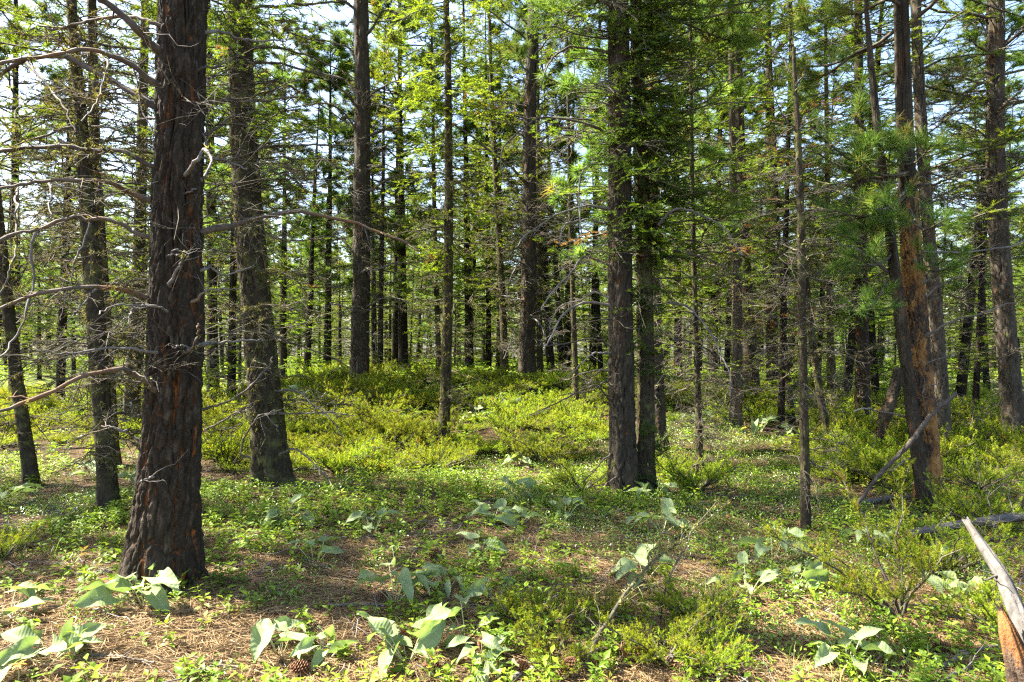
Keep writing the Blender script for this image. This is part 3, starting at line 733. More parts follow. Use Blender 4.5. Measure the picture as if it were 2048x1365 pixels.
# fir right of the charred pine
r2, b2, a2 = hero('fir_tree', 'stout lichen-flecked fir with a flared leaning base, right of the charred pine', [(478, -10, 52), (482, 150, 54), (488, 300, 58), (498, 450, 62), (511, 600, 66), (526, 750, 70), (538, 880, 74), (546, 968, 80)], M['bark_fir'], 25, 14, FN[1], .7, 1.15, DN[1], 4.4, 1.1, cols=72, plate=(.05, .16), depth=.022, lichen=900, zref=5)
for i, (pts, dd, ra, rb, mt, tw, li) in enumerate([
    (p1((1500, 265), (1640, 280), (1780, 320), (1900, 370), (2050, 450)), .3, 4, 2, bk_, 6, 12),
    (p1((1480, 360), (1620, 370), (1760, 410), (1900, 440), (2060, 480)), -.4, 4, 2, bk_, 7, 10),
    (p1((1500, 475), (1650, 490), (1800, 570), (2050, 740)), .4, 4, 1.8, bk_, 6, 10),
    (p1((1510, 860), (1650, 850), (1850, 840), (2050, 845)), -.3, 4, 2, bk_, 6, 16),
    (p1((1500, 690), (1620, 650), (1760, 640)), .2, 4, 2, bk_, 5, 8),
    (p1((1510, 1050), (1650, 1040), (1800, 1045), (1960, 1040)), -.3, 3.5, 1.5, bk_, 6, 14),
    (p1((1480, 40), (1650, 35), (1800, 20), (2020, 10)), .2, 5, 3, bk_, 7, 10),
    (p4((1500, 5), (1600, 70), (1750, 95), (1900, 60)), -.4, 3.5, 1.5, tw_, 5, 8),
    (p4((1390, 540), (1440, 490), (1500, 470), (1600, 470), (1720, 500), (1820, 560)), -.8, 3, 1.4, tw_, 8, 40),
    (p4((1450, 300), (1540, 260), (1640, 280), (1730, 330), (1790, 420)), -.5, 3, 1.4, tw_, 7, 46),
    (p4((1630, 965), (1700, 965), (1800, 1030), (1900, 1110), (1990, 1240)), -.6, 3.2, 1.4, g_, 6, 2),
    (p4((1640, 1090), (1750, 1095), (1900, 1090), (2060, 1110)), .4, 3, 1.4, g_, 6, 0),
    (p4((1590, 650), (1700, 690), (1850, 740), (2040, 830)), .4, 3, 1.5, tw_, 7, 14),
    (p4((1390, 1365), (1420, 1240), (1480, 1140), (1530, 1110), (1610, 1180)), -.6, 3, 1.4, g_, 5, 0),
    (p4((1190, 1190), (1270, 1150), (1370, 1090), (1450, 1080)), -.3, 2.6, 1.6, g_, 5, 0),
    (p7((1600, 1000 - 950), (1700, 10), (1800, 70), (1900, 170), (1945, 255)), -.5, 3, 1.5, g_, 4, 0),
]):
    branch(r2, pts, float(b2[1]) - .1, float(b2[1]) + dd, ra, rb, mt, b2, tw, (.10, .4), 400 + i, li, ax=a2)
# green sprays high on that fir
def spray_patch(root, base, spots, seed, nl=.03, nw=.0045, step=.008, brown=0., lscale=.4, spacing=.05, tip=.3, name='foliage_spray', t0=.42):
    """needled sprays: list of (px, py, depth, dir_px, dir_py, depth change) in photo pixels"""
    r = np.random.default_rng(seed); leaf = MB(); wood = MB(); P = []
    for x, y, d, dx, dy, dd in spots:
        a = at(x, y, d); b = at(x + dx, y + dy, d + dd); t = np.linspace(0, 1, 6)[:, None]
        q = a + (b - a) * t; q[:, 2] += .10 * np.linalg.norm(b - a) * np.sin(t[:, 0] * np.pi) * r.normal(.3, .6)
        P.append(q - base)
    P = np.array(P)
    tubes(wood, P, np.repeat([np.linspace(.008, .002, 6)], len(P), 0), 4, .4)
    fir_sprays(leaf, wood, r, P, spacing, nl, nw, step, lscale=lscale, brown=brown, tip=tip, t0=t0)
    o = leaf.build(name, M['fir_needle'], root); w_ = wood.build('branches', M['twig'], root); w_['kind'] = 'stuff'
    return o
sp = []; R_ = np.random.default_rng(5)
for (x, y, n, sx, sy) in [(455, 60, 16, 60, 30), (545, 50, 14, 70, 30), (440, 15, 10, 60, 25), (500, 225, 9, 60, 20), (560, 250, 8, 50, 20), (445, 130, 6, 50, 20)]:
    for _ in range(n):
        sp.append((x + R_.normal(0, 26), y + R_.normal(0, 22), b2[1] + R_.normal(-.2, .3), R_.normal(0, sx), R_.normal(12, sy), R_.normal(0, .25)))
spray_patch(r2, b2, sp, 51, .032, .0055, .0045)

# dark pine in the middle left
r3, b3, a3 = hero('pine_tree', 'tall dark straight pine on the slope, bare curved limbs above, left of centre', [(721, -10, 30), (725, 200, 32), (724, 400, 34), (722, 600, 36), (719, 720, 39), (717, 788, 42)], M['bark_pine'], 31, 15, PN[2], .3, 1.0, DN[0], 1.9, 1.0, Y=13.3, plate=(.085, .28), depth=.034)
for i, (pts, dd, ra, rb, mt) in enumerate([
    (p2((110, 620), (60, 550), (0, 500), (-120, 400), (-260, 290)), -.5, 4, 1.6, bk_),
    (p2((120, 370), (70, 280), (0, 255), (-110, 230), (-220, 190)), .3, 4, 1.6, bk_),
    (p2((115, 560), (50, 470), (-60, 430), (-200, 380)), .3, 4, 1.6, bk_),
    (p2((110, 750), (20, 640), (-80, 600), (-200, 620)), -.4, 4, 1.6, bk_),
    (p2((180, 200), (230, 120), (270, 60), (400, 90), (460, 110)), .3, 3.6, 1.5, bk_),
    (p2((190, 560), (260, 510), (330, 475), (420, 490)), -.3, 3.6, 1.5, bk_),
    (p2((190, 790), (280, 755), (400, 745), (490, 770)), .3, 3.6, 1.5, bk_),
    (p2((190, 1110), (300, 1040), (400, 1005), (480, 1010)), -.3, 3.6, 1.5, tn_),
    (p2((110, 60), (50, 10), (-60, -60)), 0, 4, 2, bk_),
    (p5((190, 280), (280, 240), (370, 215), (500, 270), (610, 330)), .3, 3.2, 1.2, g_),
    (p5((190, 470), (260, 430), (340, 425), (450, 465)), -.4, 3, 1.2, g_),
    (p5((190, 490), (300, 475), (400, 495), (490, 520)), .3, 3, 1.2, bk_),
    (p5((95, 500), (40, 475), (-40, 455)), .3, 3, 1.4, g_),
    (p5((90, 160), (40, 90), (-30, 70), (-140, 90)), .3, 3.2, 1.4, bk_),
    (p5((160, 300), (150, 270), (185, 255), (140, 275)), -.3, 2.6, 1.6, g_),
    (p5((175, 620), (210, 640), (225, 690), (225, 730)), -.2, 2.4, 1.2, g_),
    (p5((90, 610), (30, 600), (-60, 620)), 0, 2.6, 1.2, g_),
    (p5((150, -30), (165, 40), (190, 110), (215, 190)), -.3, 2.6, 1.4, g_),
]):
    branch(r3, pts, 13.2, 13.2 + dd, ra, rb, mt, b3, 4, (.15, .5), 450 + i, ax=a3)

add_dead(r3, DN[2], a3, 4.0, .95)
# slim fir in the centre
r4, b4, a4 = hero('fir_tree', 'slim lichen-covered fir with airy yellow-green sprays, standing in the juniper at centre', [(893, -10, 10), (896, 120, 13), (897, 250, 16), (898, 400, 18), (896, 600, 21), (891, 780, 23), (887, 893, 25)], M['bark_fir'], 41, 11.5, None, dead=DN[3], drot=.4, ds=.9, lichen=700, depth=.006)
sp = []
for k in range(85):
    y = R_.uniform(-60, 420) if k < 70 else R_.uniform(420, 560); s_ = R_.choice([-1, 1]); L_ = R_.uniform(50, 150) * (1 if k < 70 else .5)
    a_ = a4(at(0, y, b4[1])[2] - b4[2]); ang = R_.uniform(-.9, .9)
    sp.append((1024 + (a_[0] + b4[0]) / b4[1] * F, y, b4[1], s_ * L_ * math.cos(ang), R_.normal(10, 35) - 15 * (y < 100), math.sin(ang) * L_ / F * b4[1] * R_.choice([-1, 1])))
spray_patch(r4, b4, sp, 52, .034, .0065, .004, .05, .36, .05, name='crown', t0=.62)
hero('fir_tree', 'thin dark fir pole just left of the slim lichen-covered fir', [(868, 380, 9), (872, 560, 11), (877, 700, 12), (879, 835, 13)], M['bark_fir'], 42, 10, FF[0], 1, .85, DN[0], 2.6, .8, Y=14, depth=.005, lichen=200)
# pine at centre
r5, b5, a5 = hero('pine_tree', 'tall straight grey-brown pine standing alone on the juniper mound at centre', [(1068, -10, 20), (1062, 150, 24), (1058, 300, 27), (1060, 450, 29), (1057, 600, 31), (1054, 700, 33), (1052, 773, 37)], M['bark_pine'], 43, 15, PN[0], 2.2, 1.12, DN[2], 3., 1., Y=15, plate=(.085, .28), depth=.034)
for i, (pts, dd, ra, rb, mt) in enumerate([
    (p2((1090, 1060), (1000, 960), (880, 870), (760, 780), (640, 700)), -.4, 4.5, 1.6, bk_),
    (p2((1085, 790), (980, 720), (820, 690)), .3, 4, 1.6, bk_),
    (p2((1090, 620), (1000, 600), (910, 600)), -.3, 3, 1.4, bk_),
    (p2((1085, 1180), (1040, 1100), (980, 1040), (950, 960)), .3, 3.6, 1.4, bk_),
    (p2((1150, 860), (1230, 790), (1350, 730), (1400, 690)), .3, 3.2, 1.3, tn_),
    (p2((1150, 980), (1230, 950), (1330, 935)), -.3, 3, 1.3, bk_),
    (p5((1120, 540), (1160, 555), (1195, 610), (1215, 670)), -.4, 3, 1.6, g_),
    (p5((1085, 570), (1040, 590), (1020, 650), (970, 780)), -.3, 2.6, 1.2, g_),
    (p5((1090, 220), (1040, 250), (1000, 340), (985, 420)), -.3, 2.6, 1.2, g_),
    (p5((1090, 440), (1010, 420), (950, 410)), .2, 2.4, 1, g_),
    (p5((1180, 395), (1230, 390), (1290, 410)), -.3, 2.4, 1, g_),
]):
    branch(r5, pts, 14.9, 14.9 + dd, ra, rb, mt, b5, 4, (.15, .5), 480 + i, ax=a5)
add_dead(r5, DN[0], a5, .7, 1.1)
hero('fir_tree', 'lichen-crusted slender fir with a dead brown tuft, left of the lone centre pine', [(985, 250, 11), (997, 450, 13), (1006, 620, 15), (1010, 765, 17)], M['bark_fir'], 44, 11, FF[1], 2, .85, DN[3], 5.6, .9, Y=15.5, depth=.006, lichen=500)
hero('fir_tree', 'thin pole close behind the lone centre pine on its right', [(1076, 300, 10), (1078, 520, 12), (1080, 757, 14)], M['bark_fir'], 45, 11, FF[0], 3, .9, DN[0], .6, .9, Y=17, depth=.005)

# the pair at right of centre
r6, b6, a6 = hero('pine_tree', 'rugged grey-brown pine with arching bare limbs, left of the close pair near centre', [(1236, -10, 42), (1238, 150, 46), (1239, 300, 48), (1238, 450, 50), (1240, 600, 51), (1243, 750, 52), (1245, 880, 55), (1248, 992, 66)], M['bark_pine'], 61, 14, PN[1], .9, 1.1, None, cols=90, plate=(.045, .13), depth=.024)
for i, (pts, dd, ra, rb, mt, tw) in enumerate([
    (p5((1610, 520), (1580, 470), (1500, 450), (1400, 465), (1320, 510), (1280, 580), (1240, 650), (1210, 712)), -.7, 5, 2.2, g_, 5),
    (p5((1600, 245), (1500, 200), (1410, 200), (1370, 260), (1300, 340), (1240, 410), (1185, 495)), -.5, 4, 1.6, g_, 6),
    (p5((1590, 705), (1530, 675), (1450, 670), (1300, 695), (1160, 705)), -.4, 4, 1.6, bk_, 6),
    (p5((1570, 740), (1480, 755), (1400, 830), (1330, 890)), -.4, 3.2, 1.4, g_, 4),
    (p5((1570, 845), (1460, 850), (1370, 890), (1320, 900)), .3, 2.6, 1.3, tn_, 4),
    (p2((1580, 790), (1480, 730), (1300, 690), (1170, 690), (1080, 740), (990, 830), (945, 930), (970, 1060)), -.6, 4.2, 1.6, bk_, 8),
    (p2((1590, 960), (1500, 950), (1430, 1000), (1405, 1100), (1410, 1250), (1425, 1365)), -.4, 3.6, 1.8, g_, 3),
    (p2((1580, 1300), (1480, 1280), (1370, 1290), (1310, 1330), (1290, 1420)), -.4, 4, 1.8, g_, 5),
    (p2((1570, 1210), (1440, 1200), (1280, 1250), (1120, 1350), (1040, 1440)), -.5, 3.6, 1.4, g_, 6),
    (p2((1570, 540), (1460, 535), (1360, 545), (1310, 570)), .3, 3, 1.4, bk_, 5),
    (p2((1560, 300), (1420, 280), (1300, 300), (1230, 370), (1180, 520)), -.3, 4, 1.6, bk_, 6),
    (p2((1560, 110), (1460, 90), (1380, 100), (1300, 140)), .3, 3.6, 1.6, bk_, 5),
    (p5((1590, 430), (1500, 395), (1420, 430), (1290, 480), (1230, 580)), .2, 3.4, 1.5, g_, 5),
    (p5((1590, 1030), (1500, 940), (1420, 960), (1250, 1050), (1110, 1100)), -.6, 3.2, 1.2, bk_, 8),
    (p5((1600, 905), (1550, 915), (1480, 960), (1300, 990)), -.3, 2.8, 1.2, bk_, 6),
    (p6((-20, 155), (60, 160), (180, 190), (300, 250), (420, 330)), -.3, 4, 1.6, bk_, 5),
    (p6((-20, 450), (60, 470), (160, 560), (260, 700), (320, 870), (325, 1000)), -.7, 3.6, 1.6, g_, 6),
    (p6((-20, 665), (80, 680), (200, 730), (290, 800)), .2, 3.4, 1.5, bk_, 5),
    (p3((-90, 1310), (0, 1220), (110, 1235), (240, 1290), (330, 1365), (400, 1480)), -.6, 4, 1.8, g_, 4),
    (p3((-20, 610), (70, 550), (200, 500), (330, 460), (460, 400)), -.4, 3.4, 1.4, bk_, 5),
    (p8((1590, 30), (1530, 90), (1450, 180), (1380, 240)), -.5, 2.6, 1.2, bk_, 5),
    (p8((1660, 150), (1560, 220), (1490, 290), (1480, 320)), -.5, 2.4, 1.2, bk_, 5),
]):
    branch(r6, pts, float(b6[1]) - .05, float(b6[1]) + dd, ra, rb, mt, b6, tw, (.10, .4), 520 + i, ax=a6)
o = add_dead(r6, DN[2], a6, 2.4, .75); o.matrix_local = Matrix.Translation((0, 0, .5)) @ o.matrix_local
r7, b7, a7 = hero('fir_tree', 'fir trunk wrapped in dark green sprays, right of the close pair near centre', [(1272, -10, 26), (1276, 150, 28), (1281, 300, 31), (1286, 450, 34), (1290, 600, 36), (1292, 800, 38), (1290, 985, 40)], M['bark_fir'], 62, 13, FN[0], 3.1, 1.0, None, cols=60, lichen=150)
sp = []
for k in range(330):
    y = R_.uniform(-80, 985) if k < 170 else R_.uniform(-80, 480); z_ = at(0, y, b7[1])[2] - b7[2]; a_ = a7(z_)
    ang = R_.uniform(-2.9, .9); L_ = R_.uniform(.12, .40) * (2.6 if y < 420 else (1.9 if y < 640 else 1.3)) * R_.uniform(.6, 1.2)
    if y > 600 and R_.random() < .5: continue
    sp.append((1024 + (a_[0] + b7[0]) / b7[1] * F, y, b7[1], math.cos(ang) * L_ / b7[1] * F, R_.normal(4, 30), math.sin(ang) * L_ * .8))
spray_patch(r7, b7, sp, 53, .032, .0058, .0055, .005, .42, .035, tip=.12, name='trunk_sprays', t0=.2)
for i, (pts, dd, ra, rb) in enumerate([
    (p3((-170, 40), (-60, 20), (60, 20), (160, 40), (330, 35), (520, 10)), .2, 4.5, 2),
    (p3((-170, 240), (-40, 230), (60, 200), (150, 150)), -.3, 4, 1.6),
    (p2((1800, 200), (1860, 80), (1950, 40), (2040, 0)), .2, 4, 2),
    (p3((-150, 500), (0, 440), (90, 420), (210, 300)), .3, 3.4, 1.4),
    (p6((-120, 120), (0, 90), (120, 100), (240, 120)), .3, 3, 1.4),
]):
    branch(r7, pts, float(b7[1]), float(b7[1]) + dd, ra, rb, bk_, b7, 6, (.10, .45), 560 + i, ax=a7)
hero('pine_tree', 'rust-brown trunk just behind and right of the close pair near centre', [(1306, 500, 26), (1311, 640, 27), (1315, 780, 28), (1320, 922, 32)], M['bark_pine'], 63, 13, PF[0], 1., 1., DN[0], .9, .9, Y=9.6)
hero('fir_tree', 'thin dead pole left of the close pair, ending in the juniper', [(1140, 420, 9), (1146, 600, 11), (1150, 720, 12), (1152, 822, 14)], M['bark_fir'], 64, 8, None, dead=DN[0], drot=2.9, ds=.75, Y=11.5, depth=.004, lichen=120)
r8, b8, a8 = hero('fir_tree', 'thin twiggy fir pole with skirts of bare drooping twigs above a dark juniper', [(1384, 330, 9), (1387, 500, 10), (1391, 650, 12), (1396, 800, 14), (1401, 962, 17)], M['bark_fir'], 65, 9, FN[2], 1.3, .8, DN[2], 4.1, .8, depth=.005)
R8 = np.random.default_rng(66)
mbs = dead_mass(67, .25, 2.0, 46, .35, .95, .007, 8, 4, 0, -.7); o = mbs.build('low_twigs', [M['twig'], M['lichen']], r8); o['kind'] = 'stuff'
hero('fir_tree', 'sunlit grey fir trunk right of the twiggy pole, foliage high above', [(1466, 350, 16), (1472, 500, 19), (1475, 650, 22), (1473, 780, 24), (1470, 882, 27)], M['bark_grey'], 68, 12, FN[0], 5.2, 1., DN[1], .2, .9, Y=10.9)
hero('pine_tree', 'dark broad-based pine beside the sunlit grey fir, on its right', [(1484, 430, 26), (1490, 560, 30), (1498, 700, 35), (1506, 836, 42)], M['bark_pine'], 69, 14, PF[1], .5, 1., DF[0], .9, 1., Y=12.8)
hero('pine_tree', 'shaded pine trunk right of the dark broad-based pine, farther back', [(1540, 420, 22), (1543, 600, 24), (1546, 790, 28)], M['bark_pine'], 70, 14, PF[0], 3.5, 1., DF[1], 2., 1., Y=17)
# thin dark snag
r9, b9, a9 = hero('fir_tree', 'thin dark dead pole with upswept bare top, right of centre foreground', [(1588, 120, 8), (1596, 260, 12), (1601, 400, 15), (1603, 560, 17), (1606, 720, 18), (1609, 900, 19), (1611, 1064, 21)], M['bark_fir'], 71, at(0, 110, 5.8)[2], None, dead=None, depth=.006, plate=(.03, .07), lichen=50)
for i, (pts, dd, ra, rb, tw) in enumerate([
    (p3((710, 480), (650, 370), (560, 270), (470, 190)), .3, 3, 1.2, 4),
    (p3((715, 500), (745, 440), (775, 370)), -.2, 2.4, 1, 3),
    (p3((710, 760), (640, 680), (580, 560), (545, 440)), -.2, 3, 1.2, 4),
    (p3((720, 740), (770, 680), (860, 620)), .3, 2.4, 1, 4),
    (p3((735, 1140), (660, 1060), (600, 1000), (560, 960)), .2, 2.6, 1, 4),
    (p3((735, 1140), (840, 1115), (960, 1110)), .2, 2.6, 1, 4),
    (p3((725, 860), (830, 850), (940, 840)), -.2, 2.4, 1, 3),
    (p6((740, 200), (840, 170), (930, 150)), .2, 2.2, 1, 4),
    (p6((730, 380), (640, 400), (560, 440)), -.3, 2.2, 1, 5),
    (p6((745, 420), (860, 470), (960, 480)), .2, 2.2, 1, 5),
    (p6((750, 760), (850, 730), (950, 740)), -.3, 2, 1, 5),
    (p6((770, 1000), (860, 960), (960, 1010)), .2, 2, 1, 4),
    (p9((790, 90), (880, 120), (1000, 150)), -.2, 1.8, .8, 4),
    (p9((780, 160), (830, 260), (835, 400)), -.2, 1.6, .8, 3),
    (p6((745, 560), (650, 600), (560, 690)), .3, 2, 1, 5),
]):
    branch(r9, pts, float(b9[1]), float(b9[1]) + dd, ra, rb, tw_, b9, tw, (.06, .28), 600 + i, 2, ax=a9)
add_dead(r9, DN[0], a9, 1.2, .62, 3.0)
hero('fir_tree', 'thin leaning dark pole behind the dead pole, tilted to the left', [(1560, 560, 11), (1570, 700, 13), (1584, 850, 16)], M['bark_fir'], 72, 10, FF[2], 2.6, .9, DN[0], 1.4, .8, Y=11.6, depth=.005)
hero('fir_tree', 'mossy leaning pole right behind the dead pole, base among junipers', [(1612, 560, 13), (1624, 680, 15), (1641, 800, 17), (1661, 892, 20)], M['bark_fir'], 73, 10, FN[1], 1.8, .85, DN[1], 5., .85, Y=9.8, depth=.005, lichen=200)
hero('fir_tree', 'slim upright trunk between the mossy leaning pole and the black trunk', [(1655, 430, 13), (1660, 620, 15), (1662, 812, 18)], M['bark_fir'], 74, 11, FN[0], .2, .95, DF[2], 5., .9, Y=13.6, depth=.005)
hero('pine_tree', 'nearly black straight trunk left of the orange-barked pine', [(1719, 330, 24), (1722, 500, 27), (1724, 680, 30), (1726, 852, 34)], M['bark_charred'], 75, 13, FN[2], 2.2, 1.1, DF[1], 3., 1., Y=11.5, plate=(.05, .13))
# orange-barked pine with its fork
r10, b10, a10 = hero('pine_tree', 'forked pine with peeling orange-yellow bark, right foreground', [(1812, 330, 38), (1820, 450, 44), (1827, 580, 50), (1836, 700, 52), (1846, 820, 52), (1856, 920, 56), (1864, 1014, 66)], M['bark_yellow'], 81, 12, None, cols=90, plate=(.05, .10), depth=.02, dead=None, mats=[M['bark_yellow'], M['bark_pine']], zsplit=3.0)
def fork():
    px = [(1733, 25, 9), (1744, 150, 14), (1757, 280, 17), (1772, 400, 21), (1788, 530, 24), (1804, 660, 26), (1820, 790, 27), (1838, 920, 30), (1851, 1010, 34)]
    hero_trunk(r10, 'fork', px, float(b10[1]) - .16, at(0, 20, 6.5)[2], M['bark_pine'], 82, b10 + np.array([0, -.16, 0]), 50, 170, (.04, .10), .012, .2)
    o = [c for c in r10.children][-1]; o.name = 'forked_stem'; o.location = (0, -.16, 0)
fork()
for i, (pts, dd, ra, rb, mt, tw) in enumerate([
    (p6((1245, 268), (1180, 225), (1100, 170), (1030, 135), (950, 110)), -.5, 5.5, 3.5, g_, 2),
    (p6((1450, 340), (1550, 270), (1670, 200)), -.4, 5, 3.5, g_, 2),
    (p6((1425, 445), (1500, 380), (1600, 330), (1680, 300)), .2, 4.5, 2, tn_, 3),
    (p6((1470, 640), (1600, 570), (1750, 520), (1960, 450)), -.4, 4, 1.8, g_, 3),
    (p6((1350, 1115), (1200, 1080), (1120, 1070), (1040, 1078)), -.4, 3, 1.8, g_, 1),
    (p6((1400, 130), (1480, 150), (1600, 153), (1700, 150), (1830, 140), (1950, 118), (2060, 80)), .2, 4, 1.6, g_, 4),
    (p6((1450, 840), (1500, 790), (1580, 770)), -.3, 3, 1.5, g_, 3),
    (p6((1430, 1030), (1450, 960), (1520, 920)), -.3, 2.6, 1.2, g_, 2),
    (p6((1350, 740), (1400, 690), (1440, 660)), -.3, 3.4, 2, tn_, 1),
    (p3((1320, 1010), (1240, 1060), (1150, 1050), (1060, 1020)), -.4, 4, 1.8, bk_, 5),
    (p3((1400, 1080), (1500, 1070), (1600, 1040), (1720, 960)), -.3, 4, 1.8, bk_, 5),
    (p6((1290, 20), (1200, -20), (1110, -40), (1000, -20)), -.4, 4, 1.8, bk_, 5),
    (p9((1510, 180), (1550, 178), (1590, 182)), -.2, 2.2, 1.5, g_, 0),
    (p9((1385, 62), (1330, 85), (1270, 135)), -.3, 3, 1.8, g_, 2),
]):
    branch(r10, pts, float(b10[1]) - .1, float(b10[1]) + dd, ra, rb, mt, b10, tw, (.10, .4), 640 + i, ax=a10)
def near_bough():
    """long-needled boughs in front of the orange-barked pine"""
    r = np.random.default_rng(83); wood = MB(); leaf = MB(); pts = []; P = []
    for (x, y, dx, dy) in [(1815, 345, -120, -40), (1815, 350, -190, -50), (1818, 370, -90, 40), (1812, 330, 50, -40), (1815, 390, -150, 30), (1800, 330, -60, -60), (1820, 420, 50, 30), (1785, 420, -110, 50), (1826, 520, 60, 20), (1775, 560, -70, 60), (1800, 300, -90, -70), (1790, 330, -170, -80), (1790, 500, -80, 10), (1760, 470, -60, -10)]:
        a = at(x, y, 6.4); b = at(x + dx, y + dy, 6.4 - r.uniform(.2, .9)); t = np.linspace(0, 1, 6)[:, None]
        q = a + (b - a) * t; q[:, 2] -= .12 * np.sin(t[:, 0] * np.pi) * np.linalg.norm(b - a); P.append(q - b10)
    P = np.array(P); tubes(wood, P, np.repeat([np.linspace(.014, .006, 6)], len(P), 0), 5, .4)
    Q = sidetwigs(r, P, 8, .2, 1, .15, .55, 4, up=.3); tubes(wood, Q, np.repeat([[.006, .0055, .005, .004]], len(Q), 0), 4, .4)
    p, T = along(Q, np.concatenate([r.uniform(.3, .97, (len(Q), 4)), np.ones((len(Q), 1))], 1)); p = p.reshape(-1, 3); T = nrm(T.reshape(-1, 3) + [0, 0, .4])
    tufts(leaf, r, p, T, 22, .125, .0032, np.where(r.random(len(p)) < .05, 1., np.clip(r.normal(.33, .2, len(p)), 0, .9)), 0, True, .55, .05)
    leaf.build('needle_bough', M['pine_needle'], r10); o = wood.build('branches', M['twig'], r10); o['kind'] = 'stuff'
    add_tpl(r10, PN[1], a10, 2.6, 1.0)
near_bough()
hero('pine_tree', 'reddish leaning dead stump with snapped top, left of the orange-barked pine', [(1798, 735, 22), (1788, 780, 27), (1771, 830, 28), (1754, 870, 28), (1744, 892, 31)], M['bark_pine'], 84, at(0, 735, 10)[2] - .25, None, Y=9.2, plate=(.05, .12), depth=.014)
hero('fir_tree', 'sunlit trunk close behind the orange-barked pine, bright fir crown above', [(1838, 180, 26), (1850, 380, 28), (1866, 560, 30), (1880, 740, 32), (1890, 905, 36)], M['bark_grey'], 85, 13, FN[0], 1.9, 1.35, DN[2], 2., 1., Y=9.0)
r11, b11, a11 = hero('pine_tree', 'pale plated pine at the right edge, lit on its left side', [(1992, -10, 40), (1990, 150, 42), (1990, 300, 43), (1996, 450, 44), (2006, 600, 46), (2018, 740, 48), (2032, 882, 54)], M['bark_grey'], 86, 14, None, dead=DN[2], drot=.4, ds=1.1, Y=9.6, cols=70, plate=(.06, .15), depth=.018)
add_tpl(r11, PN[1], a11, .5, 1.08)
for i, (pts, dd, ra, rb, mt) in enumerate([
    (p3((1830, 480), (1740, 510), (1650, 600), (1560, 690), (1480, 740)), .3, 4.5, 1.6, bk_),
    (p3((1860, 320), (1760, 270), (1700, 200)), -.3, 4, 1.6, bk_),
    (p3((1880, 320), (1960, 200), (2040, 150)), .2, 4.5, 2, bk_),
    (p3((1890, 640), (1960, 570), (2050, 500)), -.2, 4.5, 2, bk_),
    (p3((1900, 1060), (1970, 1000), (2060, 980)), .2, 4, 2, bk_),
    (p3((1820, 980), (1720, 1000), (1600, 1060), (1480, 1110)), -.4, 3.4, 1.4, bk_),
    (p3((1820, 1130), (1720, 1125), (1620, 1150), (1560, 1260)), -.3, 3, 1.4, g_),
    (p3((1820, 600), (1700, 600), (1580, 610), (1480, 600)), .2, 2.4, 1, bk_),
    (p3((1820, 800), (1700, 730), (1590, 700)), -.2, 2.6, 1, bk_),
    (p3((1830, 420), (1700, 440), (1560, 480), (1450, 530)), .3, 3, 1.2, bk_),
]):
    branch(r11, pts, 9.5, 9.5 + dd, ra, rb, mt, b11, 6, (.15, .5), 680 + i, ax=a11)

# ------------------------------------------------------------------ trees farther back, each where its trunk shows
def mid(kind, label, px, Y, r0, H, T, D, seed, group=None, cs=None, wide=1.0):
    x = (px - 1024) / F * Y; r = np.random.default_rng(seed)
    root = empty(kind, (x, Y, gz(x, Y)), label, 'tree', group)
    lx, ly = r.normal(0, .018 + .0018 / max(r0, .03), 2)
    tilt = Matrix.Rotation(ly, 4, 'X') @ Matrix.Rotation(lx, 4, 'Y') @ Matrix.Rotation(r.uniform(0, 2 * pi), 4, 'Z')
    t = link('trunk', TF[seed % 4], root); t.matrix_local = tilt @ Matrix.Diagonal((r0, r0, H, 1))
    for nm, me in zip(('branches', 'crown', 'dead_twigs'), (*T, D)):
        if me is None: continue
        o = link(nm, me, root)
        c_ = r.uniform(.88, 1.1) if nm == 'dead_twigs' else (cs or H / 13.); w_ = 1. if nm == 'dead_twigs' else wide
        o.matrix_local = tilt @ Matrix.Diagonal((c_ * w_, c_ * w_, c_, 1))
        if nm != 'crown': o['kind'] = 'stuff'
    return root
